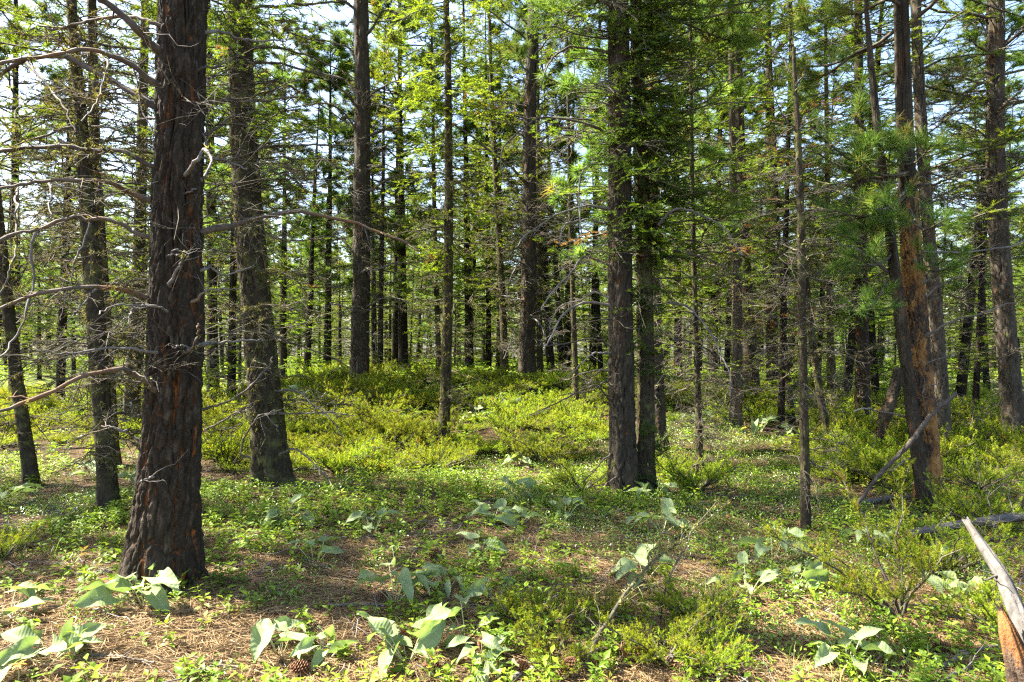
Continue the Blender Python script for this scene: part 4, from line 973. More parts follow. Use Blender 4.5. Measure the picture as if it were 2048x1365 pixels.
# the trunk template is one metre in radius and height; its shape comes from the scale
P_, F_ = 'pine_tree', 'fir_tree'
MID = [
    (P_, 'dark pine pole left of the slim leaning trunk, left edge, farther back', 30, 14, .11, 12, PF[2], DF[0]),
    (F_, 'slender fir pole seen between the leaning left-edge trunk and the lichen-hung fir', 118, 13.5, .09, 11, FF[0], DF[1]),
    (P_, 'dark pine trunk peeking out right beside the charred pine', 428, 15, .13, 13, PF[0], DF[2]),
    (F_, 'slim fir pole immediately left of the stout lichen-flecked fir', 462, 12.5, .08, 10, FF[2], DN[0]),
    (P_, 'straight dark trunk right of the stout lichen-flecked fir, above the juniper', 566, 18, .11, 9, PF[1], DF[0]),
    (F_, 'leafy dark green fir behind, between stout fir and tall dark pine', 612, 16.5, .09, 7.5, FF[2], DF[1]),
    (P_, 'leaning thin trunk left of the tall dark pine, farther back', 655, 18.5, .11, 9.5, PF[2], DF[0]),
    (F_, 'small fir pole immediately right of the tall dark pine', 760, 17, .08, 10, FF[1], DF[2]),
    (P_, 'first of two dark trunks right of the tall dark pine', 790, 21, .13, 14, PF[0], DF[1]),
    (P_, 'second of two dark trunks right of the tall dark pine', 806, 20, .15, 14, PF[1], DF[0]),
    (F_, 'thin fir pole between the slim centre fir and the lichen-crusted fir', 940, 19, .13, 12, FF[0], DF[1]),
    (F_, 'thin dark pole immediately left of the lichen-crusted slender fir', 978, 20, .09, 12, FF[2], DF[2]),
    (P_, 'dark trunk right of the lone centre pine, second back', 1102, 19.5, .12, 13, PF[0], DF[0]),
    (F_, 'fir pole midway between lone centre pine and the close pair', 1126, 21, .10, 12, FF[1], DF[1]),
    (P_, 'dark pole just left of the close pair, far back', 1185, 20, .11, 13, PF[1], DF[2]),
    (P_, 'dark trunk right of the close pair, behind thin twigs', 1357, 16.5, .11, 13, PF[2], DF[0]),
    (F_, 'green fir behind the twiggy pole, right of the close pair', 1425, 15, .10, 11.5, FF[1], DF[1]),
    (F_, 'red-brown withered fir top near the dead pole', 1562, 11.0, .06, 9, FB, DF[2]),
    (P_, 'thin pole between leaning poles right of the dead pole', 1635, 17, .08, 8.5, PF[0], DF[0]),
    (F_, 'bright green fir left of the black trunk, crown in the sun', 1690, 14.5, .10, 12.5, FF[1], DF[1]),
    (F_, 'pale slim pole right of the black trunk', 1752, 15, .09, 11, FF[2], DF[2]),
    (P_, 'dark pole right of the orange-barked pine, second row', 1920, 14, .10, 8.5, PF[1], DF[0]),
    (F_, 'thin sunlit pole left of the pale plated pine', 1950, 12.2, .06, 7, FF[0], DN[0]),
    (F_, 'slender fir pole third right of the orange-barked pine', 1975, 16.5, .08, 8.5, FF[1], DF[1]),
]
for i, a in enumerate(MID): mid(*a, 700 + i, 'second row of trunks behind the foreground trees', a[5] / 12., 1.3)

ZONES = [(-900, 300, 'left of the charred pine'), (300, 520, 'between the charred pine and the stout fir'), (520, 720, 'between the stout fir and the tall dark pine'),
         (720, 890, 'between the tall dark pine and the slim centre fir'), (890, 1055, 'between the slim centre fir and the lone centre pine'), (1055, 1230, 'between the lone centre pine and the close pair'),
         (1230, 1480, 'between the close pair and the sunlit grey fir'), (1480, 1610, 'between the sunlit grey fir and the dead pole'), (1610, 1830, 'between the dead pole and the orange-barked pine'), (1830, 2900, 'right of the orange-barked pine')]
def far_trees():
    r = np.random.default_rng(77); taken = []; n = 0; tries = 0
    while n < 232 and tries < 9000:
        tries += 1
        Y = math.sqrt(r.uniform(18.5 ** 2, 62 ** 2)); px = r.uniform(-120, 2170); x = (px - 1024) / F * Y
        if any((x - a) ** 2 + (Y - b) ** 2 < (1.7 + Y * .012) ** 2 for a, b in taken): continue
        taken.append((x, Y)); n += 1
        pine = r.random() < .58; H = r.uniform(6.5, 11.5); rr = r.uniform(.045, .10) if r.random() < .7 else r.uniform(.10, .15)
        if any(a < px < b for a, b in ((555, 695), (1575, 1650), (1875, 1975), (760, 830))) and Y < 34: H = r.uniform(4.5, 6.5)   # gaps in the canopy
        elif px < 300: H *= .78
        zn = next(z for a, b, z in ZONES if a <= px < b)
        T = (PF if pine else FF)[r.integers(3)]
        mid(P_ if pine else F_, ('distant pine far back ' if pine else 'distant fir far back ') + zn, px, Y, rr, H, T, DF[r.integers(3)] if r.random() < .55 else None, 1000 + n, ('far pines ' if pine else 'far firs ') + zn, None, r.uniform(1.3, 1.75))
    n = 0
    while n < 205:
        Y = math.sqrt(r.uniform(18 ** 2, 63 ** 2)) if n < 110 else r.uniform(38, 62); px = r.uniform(-60, 2110); x = (px - 1024) / F * Y
        if any((x - a) ** 2 + (Y - b) ** 2 < 1.0 ** 2 for a, b in taken): continue
        taken.append((x, Y)); n += 1; zn = next(z for a, b, z in ZONES if a <= px < b)
        mid('fir_sapling', 'young green fir far back ' + zn, px, Y, r.uniform(.03, .05), hh := r.uniform(3.2, 7.0), FF[2], None, 1300 + n, 'young firs ' + zn, hh / 8.2, r.uniform(1.2, 1.8))
far_trees()
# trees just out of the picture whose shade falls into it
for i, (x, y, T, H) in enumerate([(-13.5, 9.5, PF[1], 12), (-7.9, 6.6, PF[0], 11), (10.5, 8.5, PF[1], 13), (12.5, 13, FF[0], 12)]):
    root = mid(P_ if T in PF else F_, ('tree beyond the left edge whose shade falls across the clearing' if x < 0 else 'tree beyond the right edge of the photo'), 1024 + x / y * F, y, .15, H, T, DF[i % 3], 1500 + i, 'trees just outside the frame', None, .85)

# ------------------------------------------------------------------ junipers
def juniper_mesh(seed, R, H, nstem, K, n_needle, upright=.0, nl=.016, nw=.0034):
    r = np.random.default_rng(seed); wood = MB(); leaf = MB()
    az = r.uniform(0, 2 * pi, nstem); L = R * r.uniform(.5, 1.1, nstem) * (1 + upright)
    P = polys(r, np.zeros(nstem), az, L, r.uniform(.25, .8, nstem) + upright, r.uniform(-.1, .5, nstem) + upright * .7, 7)
    P[..., 2] *= H / max(.05, P[..., 2].max()); P[:, 0, 2] -= .03
    tubes(wood, P, np.repeat([np.linspace(.012, .003, 7)], nstem, 0), 4, .4)
    Q = sidetwigs(r, P, K, .22, 1, .10, .26, 4, up=.75, spread=.8); tubes(wood, Q, np.repeat([[.003, .0025, .002, .0015]], len(Q), 0), 3, .4)
    S = sidetwigs(r, Q, 4, .2, 1, .05, .11, 3, up=.45)
    S = np.concatenate([S, sidetwigs(r, P, K, .3, 1, .05, .12, 3, up=.8)])
    tt = r.random((len(S), n_needle)); p, T = along(S, tt); p = p.reshape(-1, 3); T = T.reshape(-1, 3)
    d = nrm(T * .75 + nrm(r.normal(0, 1, T.shape)))
    tw = np.repeat(r.normal(.42, .13, len(S)), n_needle); tint = np.clip(tw + .28 * tt.ravel() ** 2 + r.normal(0, .06, len(tw)), 0, .93)
    tint = np.where(np.repeat(r.random(len(S)) < .03, n_needle), 1.0, tint)
    needles(leaf, p, d, nl * r.uniform(.7, 1.3, len(p)), nw, tint)
    return wood.mesh('stems', M['twig']), leaf.mesh('foliage', M['juniper_needle'])
JN = [juniper_mesh(800 + i, .55, h, ns, 8, 34, u) for i, (h, ns, u) in enumerate([(.42, 22, 0), (.36, 24, 0), (.5, 18, .25)])]
JF = [juniper_mesh(820 + i, .7, h, ns, 7, 16, 0, .024, .0065) for i, (h, ns) in enumerate([(.42, 26), (.36, 28), (.5, 24), (.30, 26)])]
JU = juniper_mesh(840, .55, .75, 9, 13, 34, .5)
def juniper(p, T, s, rot, label, group=None, tilt=0., flat=1.):
    root = empty('juniper_shrub', p, label, 'shrub', group)
    m = Matrix.Rotation(tilt, 4, 'Y') @ Matrix.Rotation(rot, 4, 'Z') @ Matrix.Diagonal((s, s, s * flat, 1))
    for nm, me in zip(('stems', 'foliage'), T):
        o = link(nm, me, root); o.matrix_local = m
    return root
for (px, py, T, s, rot, lab) in [
    (1330, 1325, JN[0], .62, .4, 'bushy green juniper at the bottom, right of the lichened fallen branch'),
    (1390, 1250, JN[2], .62, 2.0, 'upper juniper of the clump at the bottom, behind the lichened branch'),
    (1085, 1265, JN[1], .62, 1.2, 'small yellow-green juniper at the bottom, left of the lichened branch'),
    (1115, 1335, JN[0], .45, 2.9, 'lowest small juniper near the bottom edge, among pine cones'),
    (1205, 1235, JN[1], .42, 4.1, 'tiny juniper sprig between the two bottom clumps'),
    (1420, 1345, JN[1], .5, 5.1, 'juniper sprig at the bottom edge, right of the bushy juniper'),
    (5, 1120, JN[2], .55, .9, 'green juniper cut by the left edge, beside the clearing'),
    (1400, 985, JN[0], .95, .3, 'dark shaded juniper at the foot of the twiggy fir pole'),
    (1345, 960, JN[1], .8, 1.3, 'juniper between the close pair and the twiggy pole'),
    (1165, 985, JN[2], .75, 2.2, 'bright yellow-green juniper just left of the close pair'),
    (1900, 1150, JN[2], .8, 2.5, 'green juniper right of the arching juniper, under the bleached snag'),
    (1990, 1260, JN[0], .7, 1.1, 'juniper at the right edge under the bleached snag'),
    (1960, 1060, JN[1], .9, .1, 'shaded juniper behind the fallen log at the right'),
    (1790, 985, JN[0], .95, 4.4, 'sunlit juniper at the left foot of the orange-barked pine'),
    (1700, 960, JN[1], .95, 3.4, 'sunlit juniper between the dead pole and the orange-barked pine'),
    (1960, 985, JN[2], .85, 5.6, 'juniper right of the orange-barked pine, in half shade'),
]:
    juniper(foot(px, py), T, s, rot, lab)
j = juniper(foot(1800, 1235), JU, .95, 2.2, 'arching juniper with yellow tips and red-brown needles, right foreground', tilt=-.45)
def juniper_carpet():
    r = np.random.default_rng(85); n = 0; taken = []
    def ok(x, y, d):
        if any((x - a) ** 2 + (y - b) ** 2 < d * d for a, b in taken): return False
        taken.append((x, y)); return True
    def put(px, py, s, lab, grp):
        p = foot(px, py)
        if p[1] > 40 or not ok(p[0], p[1], .33 + .012 * p[1]): return 0
        juniper(p, JF[r.integers(4)], s * r.uniform(.5, 1.2), r.uniform(0, 6.28), lab, grp, flat=r.uniform(.7, 1.3)); return 1
    A = [(430, 890, 830, 950, 52, .85, 'low juniper clump in the sunny carpet between the stout fir and the slim centre fir'),
         (560, 1200, 765, 850, 80, .9, 'juniper clump on the crest of the mound at centre'),
         (900, 1215, 830, 930, 26, .75, 'juniper clump on the near slope right of the slim centre fir'),
         (0, 460, 790, 900, 45, .85, 'shaded juniper clump behind the charred pine at left'),
         (1230, 1640, 770, 850, 36, .8, 'juniper clump in the dappled ground right of the close pair'),
         (1630, 2048, 800, 970, 55, .9, 'juniper clump in the thicket around the orange-barked pine')]
    for (x0, x1, y0, y1, k, s, lab) in A:
        c = 0
        for _ in range(k * 6):
            if c >= k: break
            c += put(r.uniform(x0, x1), r.uniform(y0, y1), s, lab, lab.replace('juniper clump', 'junipers'))
juniper_carpet()

# ------------------------------------------------------------------ broad-leaved plants
def broad_leaf_mesh(seed):
    r = np.random.default_rng(seed); nt_, ns_ = 13, 9; L = 1.0
    t = np.linspace(0, 1, nt_); s = np.linspace(-1, 1, ns_)
    wd = .30 * np.where(t < .22, .9 + .1 * np.sin(t / .22 * pi / 2), np.cos(np.clip((t - .22) / .78, 0, 1) * pi / 2) ** .62) + .004
    T_, S_ = np.meshgrid(t, s, indexing='ij'); X = S_ * wd[:, None]
    Yl = T_ - .24 * np.abs(S_) ** 1.3 * np.exp(-T_ * 5)        # heart-shaped lobes behind the stalk
    cup = r.uniform(.25, .95); droop = r.uniform(.3, 1.3); tw = r.uniform(-.7, .7); ph = r.uniform(0, 6.28); wv = r.uniform(.05, .12)
    Zl = cup * np.abs(X) ** 1.3 * 1.3 - droop * T_ ** 2 * .5 + wv * np.sin(T_ * 9 + ph + S_ * 2) * np.abs(S_) + tw * X * T_
    i = np.arange(nt_ * ns_).reshape(nt_, ns_); f = np.stack([i[:-1, :-1], i[:-1, 1:], i[1:, 1:], i[1:, :-1]], -1).reshape(-1, 4)
    mb = MB(); mb.add(np.stack([X, Yl, Zl], -1), f, np.abs(S_).ravel()); return mb.mesh('leaf', M['broad_leaf'])
BL = [broad_leaf_mesh(860 + i) for i in range(9)]
def broad_plant(p, label, nleaf, hgt, ll, seed, spread=1.0, group=None, face=None):
    r = np.random.default_rng(seed); root = empty('balsamroot_plant', p, label, 'plant', group)
    az0 = r.uniform(0, 6.28)
    for k in range(nleaf + 2):
        az = az0 + k * 2.4 + r.normal(0, .35); h = hgt * r.uniform(.5, 1.1); out = hgt * r.uniform(.25, .75) * spread
        e = np.array([math.cos(az) * out, math.sin(az) * out, h]); t = np.linspace(0, 1, 6)[:, None]
        q = np.array([math.cos(az), math.sin(az), 0]) * .012 + e * t; q[:, 2] = h * (t[:, 0] ** .8) - .02; 
        mb = MB(); tubes(mb, q[None], np.linspace(.0035, .0022, 6)[None], 5, r.random(1)); mb.build('stem', M['petiole'], root)
        o = link('leaf', BL[r.integers(len(BL))], root); L = ll * r.uniform(.55, 1.12)
        o.matrix_local = Matrix.Translation(Vector(q[-1])) @ Matrix.Rotation(az - pi / 2 + r.normal(0, .5), 4, 'Z') @ Matrix.Rotation(float(np.clip(r.normal(.2, .4), -.7, .75)), 4, 'X') @ Matrix.Rotation(r.normal(0, .5), 4, 'Y') @ Matrix.Diagonal((L * r.uniform(.85, 1.15), L, L, 1))
    return root
BP = [
    (290, 1215, 8, .20, .20, 1.1, 'big pale broad-leaved plant at the foot of the charred pine'),
    (95, 1325, 6, .13, .17, 1.1, 'sunlit broad-leaved plant in the bottom left corner, beside an orange flower'),
    (15, 1245, 4, .15, .21, 1.0, 'broad-leaved plant cut by the left edge'),
    (815, 1325, 8, .17, .165, 1.1, 'largest curled broad-leaved plant at bottom, left of centre'),
    (560, 1310, 4, .15, .145, .9, 'broad-leaved plant with drooping pointed leaves, bottom left'),
    (645, 1325, 5, .13, .125, .9, 'broad-leaved plant right beside the drooping one, bottom left'),
    (790, 1205, 7, .20, .17, 1.1, 'greyish broad-leaved plant above the largest curled one'),
    (890, 1185, 4, .17, .17, 1.0, 'broad-leaved plant with a wide top leaf, right of the greyish one'),
    (932, 1275, 4, .18, .14, 1.0, 'slender broad-leaved plant with V-shaped leaves, bottom centre'),
    (960, 1320, 4, .14, .13, 1.0, 'small broad-leaved plant below the V-leaved one'),
    (975, 1355, 4, .10, .13, 1.0, 'lowest small broad-leaved plant near the bottom edge at centre'),
    (745, 1070, 5, .17, .16, 1.1, 'blue-green broad-leaved plant in the middle of the clearing'),
    (630, 1130, 4, .16, .14, 1.0, 'shaded broad-leaved plant between charred pine and clearing'),
    (572, 1050, 5, .17, .17, 1.1, 'broad-leaved plant in front of the stout fir'),
    (960, 1110, 5, .14, .15, 1.0, 'shaded greyish broad-leaved plant at the centre of the clearing'),
    (985, 1045, 6, .14, .17, 1.3, 'wide pale broad-leaved plant right of the clearing centre'),
    (1030, 1005, 6, .20, .17, 1.0, 'tall two-toned broad-leaved plant up the clearing'),
    (1040, 1050, 4, .12, .15, 1.0, 'small sunny broad-leaved plant below the two-toned one'),
    (1130, 1040, 5, .15, .15, 1.1, 'broad-leaved plant left of the close pair'),
    (1305, 1005, 5, .18, .19, 1.1, 'grey shaded broad-leaved plant right at the foot of the close pair'),
    (1325, 1065, 6, .17, .19, 1.1, 'pale broad-leaved plant in front of the close pair'),
    (1290, 1160, 4, .17, .19, 1.1, 'bright broad-leaved plant behind the lichened branch'),
    (990, 1200, 3, .14, .14, .9, 'two-leaved grey and yellow plant left of the small juniper'),
    (1495, 1190, 5, .17, .15, 1.2, 'broad-leaved plant with bundled stalks, right of the lichened branch'),
    (1545, 1120, 4, .21, .16, .8, 'tall single broad-leaved plant below the dead pole'),
    (1590, 1175, 4, .13, .15, 1.1, 'low broad-leaved plant below the tall single one'),
    (1692, 1340, 6, .16, .16, 1.1, 'drooping broad-leaved plant at the bottom right'),
    (1738, 1100, 4, .17, .14, .9, 'upright round-leaved plant behind the arching juniper'),
    (1935, 1150, 4, .16, .14, 1.0, 'broad-leaved plant under the fallen log at right'),
    (1930, 1210, 5, .13, .15, 1.1, 'pale broad-leaved plant left of the bleached snag'),
    (12, 1010, 5, .20, .21, 1.1, 'grey broad-leaved plant at the left edge behind the clearing'),
    (190, 960, 4, .20, .2, 1.0, 'yellow-lit broad-leaved plant between the mossy left trunks'),
    (270, 970, 4, .19, .2, 1.0, 'shaded broad-leaved plant tucked left of the charred pine'),
    (1060, 905, 5, .17, .2, 1.1, 'blue-grey broad-leaved plant on the slope above the clearing'),
    (1040, 930, 4, .14, .18, 1.1, 'shaded broad-leaved plant just below the blue-grey one on the slope'),
    (1000, 820, 6, .22, .22, 1.3, 'white-lit broad-leaved patch high on the mound at centre'),
    (955, 845, 6, .2, .22, 1.3, 'white-lit broad-leaved patch lower left on the mound'),
    (600, 810, 6, .24, .24, 1.3, 'white-lit broad-leaved plant on the slope right of the stout fir'),
    (640, 818, 5, .22, .22, 1.3, 'bright broad-leaved plant next to the white-lit one on the left slope'),
    (1520, 865, 5, .2, .2, 1.3, 'pale broad-leaved plant at the foot of the dark broad-based pine'),
    (1385, 850, 5, .2, .2, 1.3, 'pale broad-leaved plant in the dappled ground right of the close pair'),
    (1590, 875, 5, .2, .18, 1.3, 'grey broad-leaved plant behind the dead pole'),
]
for i, (px, py, n, h, l, s, lab) in enumerate(BP): broad_plant(foot(px, py), lab, n, h, l, 900 + i, s)

# ------------------------------------------------------------------ ground cover, litter
def field(n, y0, y1, r, pw=1.0, margin=1.10):
    """random ground positions in the camera's sector between depths y0 and y1"""
    Y = np.sqrt(r.uniform(y0 ** 2, y1 ** 2, n)); X = r.uniform(-.76, .76, n) * Y * margin
    return X, Y
def scatter_plants():
    r = np.random.default_rng(31); mb = MB()
    def plants(X, Y, tiers, per, L, W, hgt, tmean, plain=False):
        n = len(X); Zg = ground(X, Y); s = r.uniform(.6, 1.3, n)
        lean = r.normal(0, .15, (n, 2)); tm = np.clip(r.normal(tmean, .13, n), 0, .9); tm[r.random(n) < .015] = 1.0
        for k in range(tiers):
            h = hgt * s * (k + .6) / tiers
            az0 = r.uniform(0, 6.28, n)
            for q in range(per):
                az = az0 + q * 6.28 / per + r.normal(0, .3, n); el = r.normal(.35 - .1 * (tiers - k), .3, n)
                d = np.stack([np.cos(az) * np.cos(el), np.sin(az) * np.cos(el), np.sin(el)], -1)
                b = np.stack([X + lean[:, 0] * h, Y + lean[:, 1] * h, Zg + h], -1)
                leaves(mb, b + d * .008, d, np.array([0, 0, 1.]) + r.normal(0, .25, (n, 3)), L * s * r.uniform(.7, 1.15, n), W * s, r.uniform(.05, .3, n), np.clip(tm + r.normal(0, .07, n), 0, 1), plain=plain)
        P = np.stack([np.stack([X, Y, Zg - .01], -1), np.stack([X + lean[:, 0] * hgt * s, Y + lean[:, 1] * hgt * s, Zg + hgt * s], -1)], 1)
        tubes(mb, P, np.repeat([[.0016, .001]], n, 0), 3, .6)
    def dens(X, Y, lo, hi, sc_, seed):
        return sstep(lo, hi, fbm(X * sc_, Y * sc_, seed, 3))
    X, Y = field(7000, 2.3, 9, r); k = r.random(len(X)) < (.07 + .93 * dens(X, Y, .44, .58, .9, 41)) * (1 - .65 * sstep(.6, -.8, X) * sstep(5.2, 3.6, Y)); plants(X[k], Y[k], 3, 4, .048, .020, .11, .5)
    X, Y = field(2600, 2.3, 8, r); k = r.random(len(X)) < dens(X, Y, .45, .6, 1.1, 43); plants(X[k], Y[k], 2, 3, .055, .03, .07, .42)
    X, Y = field(9000, 9, 17, r); k = r.random(len(X)) < .2 + .8 * dens(X, Y, .4, .55, .5, 45); plants(X[k], Y[k], 2, 4, .075, .035, .13, .55, True)
    X, Y = field(5000, 17, 45, r); plants(X, Y, 2, 3, .19, .09, .22, .5, True)
    o = mb.build('leafy_ground_cover', M['small_leaf']); tag(o, 'small leafy plants carpeting the forest floor', 'ground cover', kind='stuff')
    # glossy creeping mats
    mb = MB(); X, Y = field(60000, 2.4, 13, r)
    blob = np.zeros(len(X))
    for (px, py, rad) in [(1180, 1060, .5), (1260, 1100, .55), (1430, 1080, .75), (1560, 1120, .7), (1100, 1000, .6), (1600, 1020, .7), (1500, 960, .8), (950, 950, .7), (1150, 940, .7), (400, 1000, .4), (150, 1010, .5), (1650, 1240, .4), (1500, 1270, .35), (1850, 1120, .5), (1400, 1200, .25), (1300, 900, 1.0), (1420, 880, 1.2), (1620, 930, .9), (620, 985, .4), (1750, 1320, .3), (1330, 1020, .5)]:
        c = foot(px, py); blob = np.maximum(blob, 1 - np.hypot(X - c[0], (Y - c[1]) * .8) / rad)
    k = blob + .7 * (fbm(X * 2.2, Y * 2.2, 47, 3) - .5) > .15; X, Y = X[k], Y[k]
    m = 5; X = np.repeat(X, m) + r.normal(0, .035, len(X) * m); Y = np.repeat(Y, m) + r.normal(0, .035, len(Y) * m); n = len(X)
    az = r.uniform(0, 6.28, n); el = r.uniform(0, 1.2, n); d = np.stack([np.cos(az) * np.cos(el), np.sin(az) * np.cos(el), np.sin(el)], -1)
    leaves(mb, np.stack([X, Y, ground(X, Y) + r.uniform(.01, .09, n)], -1), d, np.array([0, 0, 1.]) + r.normal(0, .3, (n, 3)), r.uniform(.016, .028, n), r.uniform(.009, .014, n), .12, np.clip(r.normal(.55, .2, n), 0, 1), plain=True)
    o = mb.build('creeping_mat', M['glossy_leaf']); tag(o, 'glossy creeping evergreen mats on the forest floor', 'ground cover', kind='stuff')
    # grass
    mb = MB(); X, Y = field(1800, 2.6, 15, r); k = fbm(X * .8, Y * .8, 51, 2) > .48; X, Y = X[k], Y[k]; m = 12
    X = np.repeat(X, m) + r.normal(0, .025, len(X) * m); Y = np.repeat(Y, m) + r.normal(0, .025, len(Y) * m); n = len(X)
    d = r.normal(0, .45, (n, 3)) + [0, 0, 1]
    needles(mb, np.stack([X, Y, ground(X, Y) - .01], -1), d, r.uniform(.08, .24, n), .004, np.clip(r.normal(.6, .28, n), 0, 1), droop=.25, two=True)
    o = mb.build('grass', M['grass_blade']); tag(o, 'sparse grass blades between the forest plants', 'grass', kind='stuff')
    # needle litter
    mb = MB(); X, Y = field(80000, 2.3, 9.5, r); X2, Y2 = field(75000, 2.3, 5.6, r); X = np.concatenate([X, X2]); Y = np.concatenate([Y, Y2]); n = len(X); Zg = ground(X, Y)
    az = r.uniform(0, 6.28, n) ; d = np.stack([np.cos(az), np.sin(az), r.normal(.03, .12, n)], -1)
    L_ = r.uniform(.07, .2, n); b = np.stack([X, Y, Zg + r.uniform(.003, .022, n)], -1)
    needles(mb, b, d, L_, r.uniform(.0022, .004, n), np.clip(r.normal(.5, .22, n), 0, 1), droop=.03)
    o = mb.build('needle_litter', M['litter']); tag(o, 'brown fallen pine needles on the forest floor', 'litter', kind='stuff')
    # fallen twigs
    mb = MB(); X, Y = field(850, 2.4, 10, r); n = len(X); az = r.uniform(0, 6.28, n); L_ = r.uniform(.12, .6, n); t = np.linspace(0, 1, 6)
    cx = X[:, None] + np.cos(az)[:, None] * L_[:, None] * t + np.cumsum(r.normal(0, .012, (n, 6)), 1); cyy = Y[:, None] + np.sin(az)[:, None] * L_[:, None] * t + np.cumsum(r.normal(0, .012, (n, 6)), 1)
    P = np.stack([cx, cyy, ground(cx, cyy) + .012 + np.abs(r.normal(0, .02, (n, 6)))], -1)
    R0 = r.uniform(.0018, .006, n); tubes(mb, P, R0[:, None] * np.linspace(1, .4, 6), 5, r.random(n))
    o = mb.build('fallen_twigs', M['wood_grey']); tag(o, 'thin fallen twigs strewn over the needle litter', 'twigs', kind='stuff')
scatter_plants()

# ------------------------------------------------------------------ cones, fallen wood, flowers
def cone_mesh():
    mb = MB(); n = 90; H = .085
    i = np.arange(n); h = i / n; th = i * 2.39996; rr = .036 * np.sin(np.clip(h * .86 + .12, 0, 1) * pi) ** .7
    for k in range(n):
        c, s = math.cos(th[k]), math.sin(th[k]); o = np.array([c, s, 0]); t = np.array([-s, c, 0]); u = np.array([0, 0, 1.])
        z = h[k] * H; r0 = rr[k] * .35; r1 = rr[k]; w0 = .003; w1 = .0085 * (rr[k] / .036 * .6 + .4)
        up = .012
        b0 = o * r0 + u * z; b1 = o * r1 * .8 + u * (z + up * .4); tip = o * (r1 + .003) + u * (z + up * .35)
        V = [b0 - t * w0, b0 + t * w0, b1 + t * w1 + u * .002, b1 - t * w1 + u * .002, tip, b1 - u * .006, b0 - u * .004]
        mb.add(V, [[0, 1, 2], [0, 2, 3], [3, 2, 4], [2, 5, 4], [5, 3, 4], [0, 3, 5], [1, 5, 2], [0, 5, 6], [1, 6, 5]], .2 + .6 * np.array([0, 0, .9, .9, 1.2, .2, 0]), 0, False)
    return mb.mesh('pine_cone', M['cone'])
CM = cone_mesh()
for i, (px, py, lab) in enumerate([
    (517, 1178, 'dark pine cone in shade right of the charred pine'),
    (845, 1350, 'pine cone at the bottom edge below the largest curled plant'),
    (812, 1305, 'pine cone half hidden beneath the largest curled plant'),
    (620, 1352, 'pine cone at the bottom edge under the drooping plant'),
    (1036, 1342, 'reddish pine cone at the bottom edge, right of the lowest broad-leaved plant'),
    (1125, 1362, 'pine cone cut by the bottom edge below the lowest juniper'),
    (1275, 1330, 'pine cone beneath the bushy juniper at the bottom'),
    (775, 1198, 'pine cone behind the greyish broad-leaved plant'),
    (860, 1122, 'pine cone in the middle of the shaded needle litter'),
    (962, 1310, 'pine cone behind the small broad-leaved plant, bottom centre'),
    (1905, 1312, 'pine cone in shade near the rotten stump at right')]):
    p = foot(px, py); o = link('pine_cone', CM, None, (p[0], p[1], gz(p[0], p[1]) + .03))
    o.rotation_euler = (1.2 + .5 * math.sin(i * 2.1), .4 * math.cos(i * 3.3), i * 1.7); o.scale = (1.05,) * 3
    tag(o, lab, 'pine cone', 'pine cones on the litter')

def rough_tube(mb, P, R, k, seed, amp=.22, mat=0):
    """a weathered stem: long cracks and ridges along the grain"""
    P = np.asarray(P, float); n = len(P); T = nrm(np.gradient(P, axis=0)); S = nrm(np.cross(T, [0.3, 1., .2])); U = np.cross(S, T)
    th = np.linspace(0, 2 * np.pi, k, endpoint=False); s = np.concatenate([[0], np.cumsum(np.linalg.norm(np.diff(P, axis=0), axis=1))])
    TH, SS = np.meshgrid(th, s); c, sn = np.cos(TH), np.sin(TH)
    f = fbm(c * 3 + 7, sn * 3 + SS * 2.2, seed, 4); cr = np.abs(fbm(c * 4 + 3, sn * 4 + SS * 1.4, seed + 5, 3) - .5)
    RR = R[:, None] * (1 + amp * (f - .5) * 2 - amp * 1.3 * (1 - sstep(0, .05, cr)))
    V = P[:, None] + RR[..., None] * (c[..., None] * S[:, None] + sn[..., None] * U[:, None])
    i = np.arange(n * k).reshape(n, k); j = np.roll(i, -1, 1)
    mb.add(V.reshape(-1, 3), np.stack([i[:-1], j[:-1], j[1:], i[1:]], -1).reshape(-1, 4), sstep(0, .06, cr).ravel(), mat)
    r = np.random.default_rng(seed); top = V[0] - T[0] * (r.random((k, 1)) * R[0] * 2.5)       # splintered end
    o = len(V[0]); mb.add(np.concatenate([V[0], top, [P[0]]]), np.concatenate([[[m, (m + 1) % k, o + (m + 1) % k] for m in range(k)], [[m, o + (m + 1) % k, o + m] for m in range(k)], [[o + m, o + (m + 1) % k, 2 * o] for m in range(k)]]), .3, mat, False)

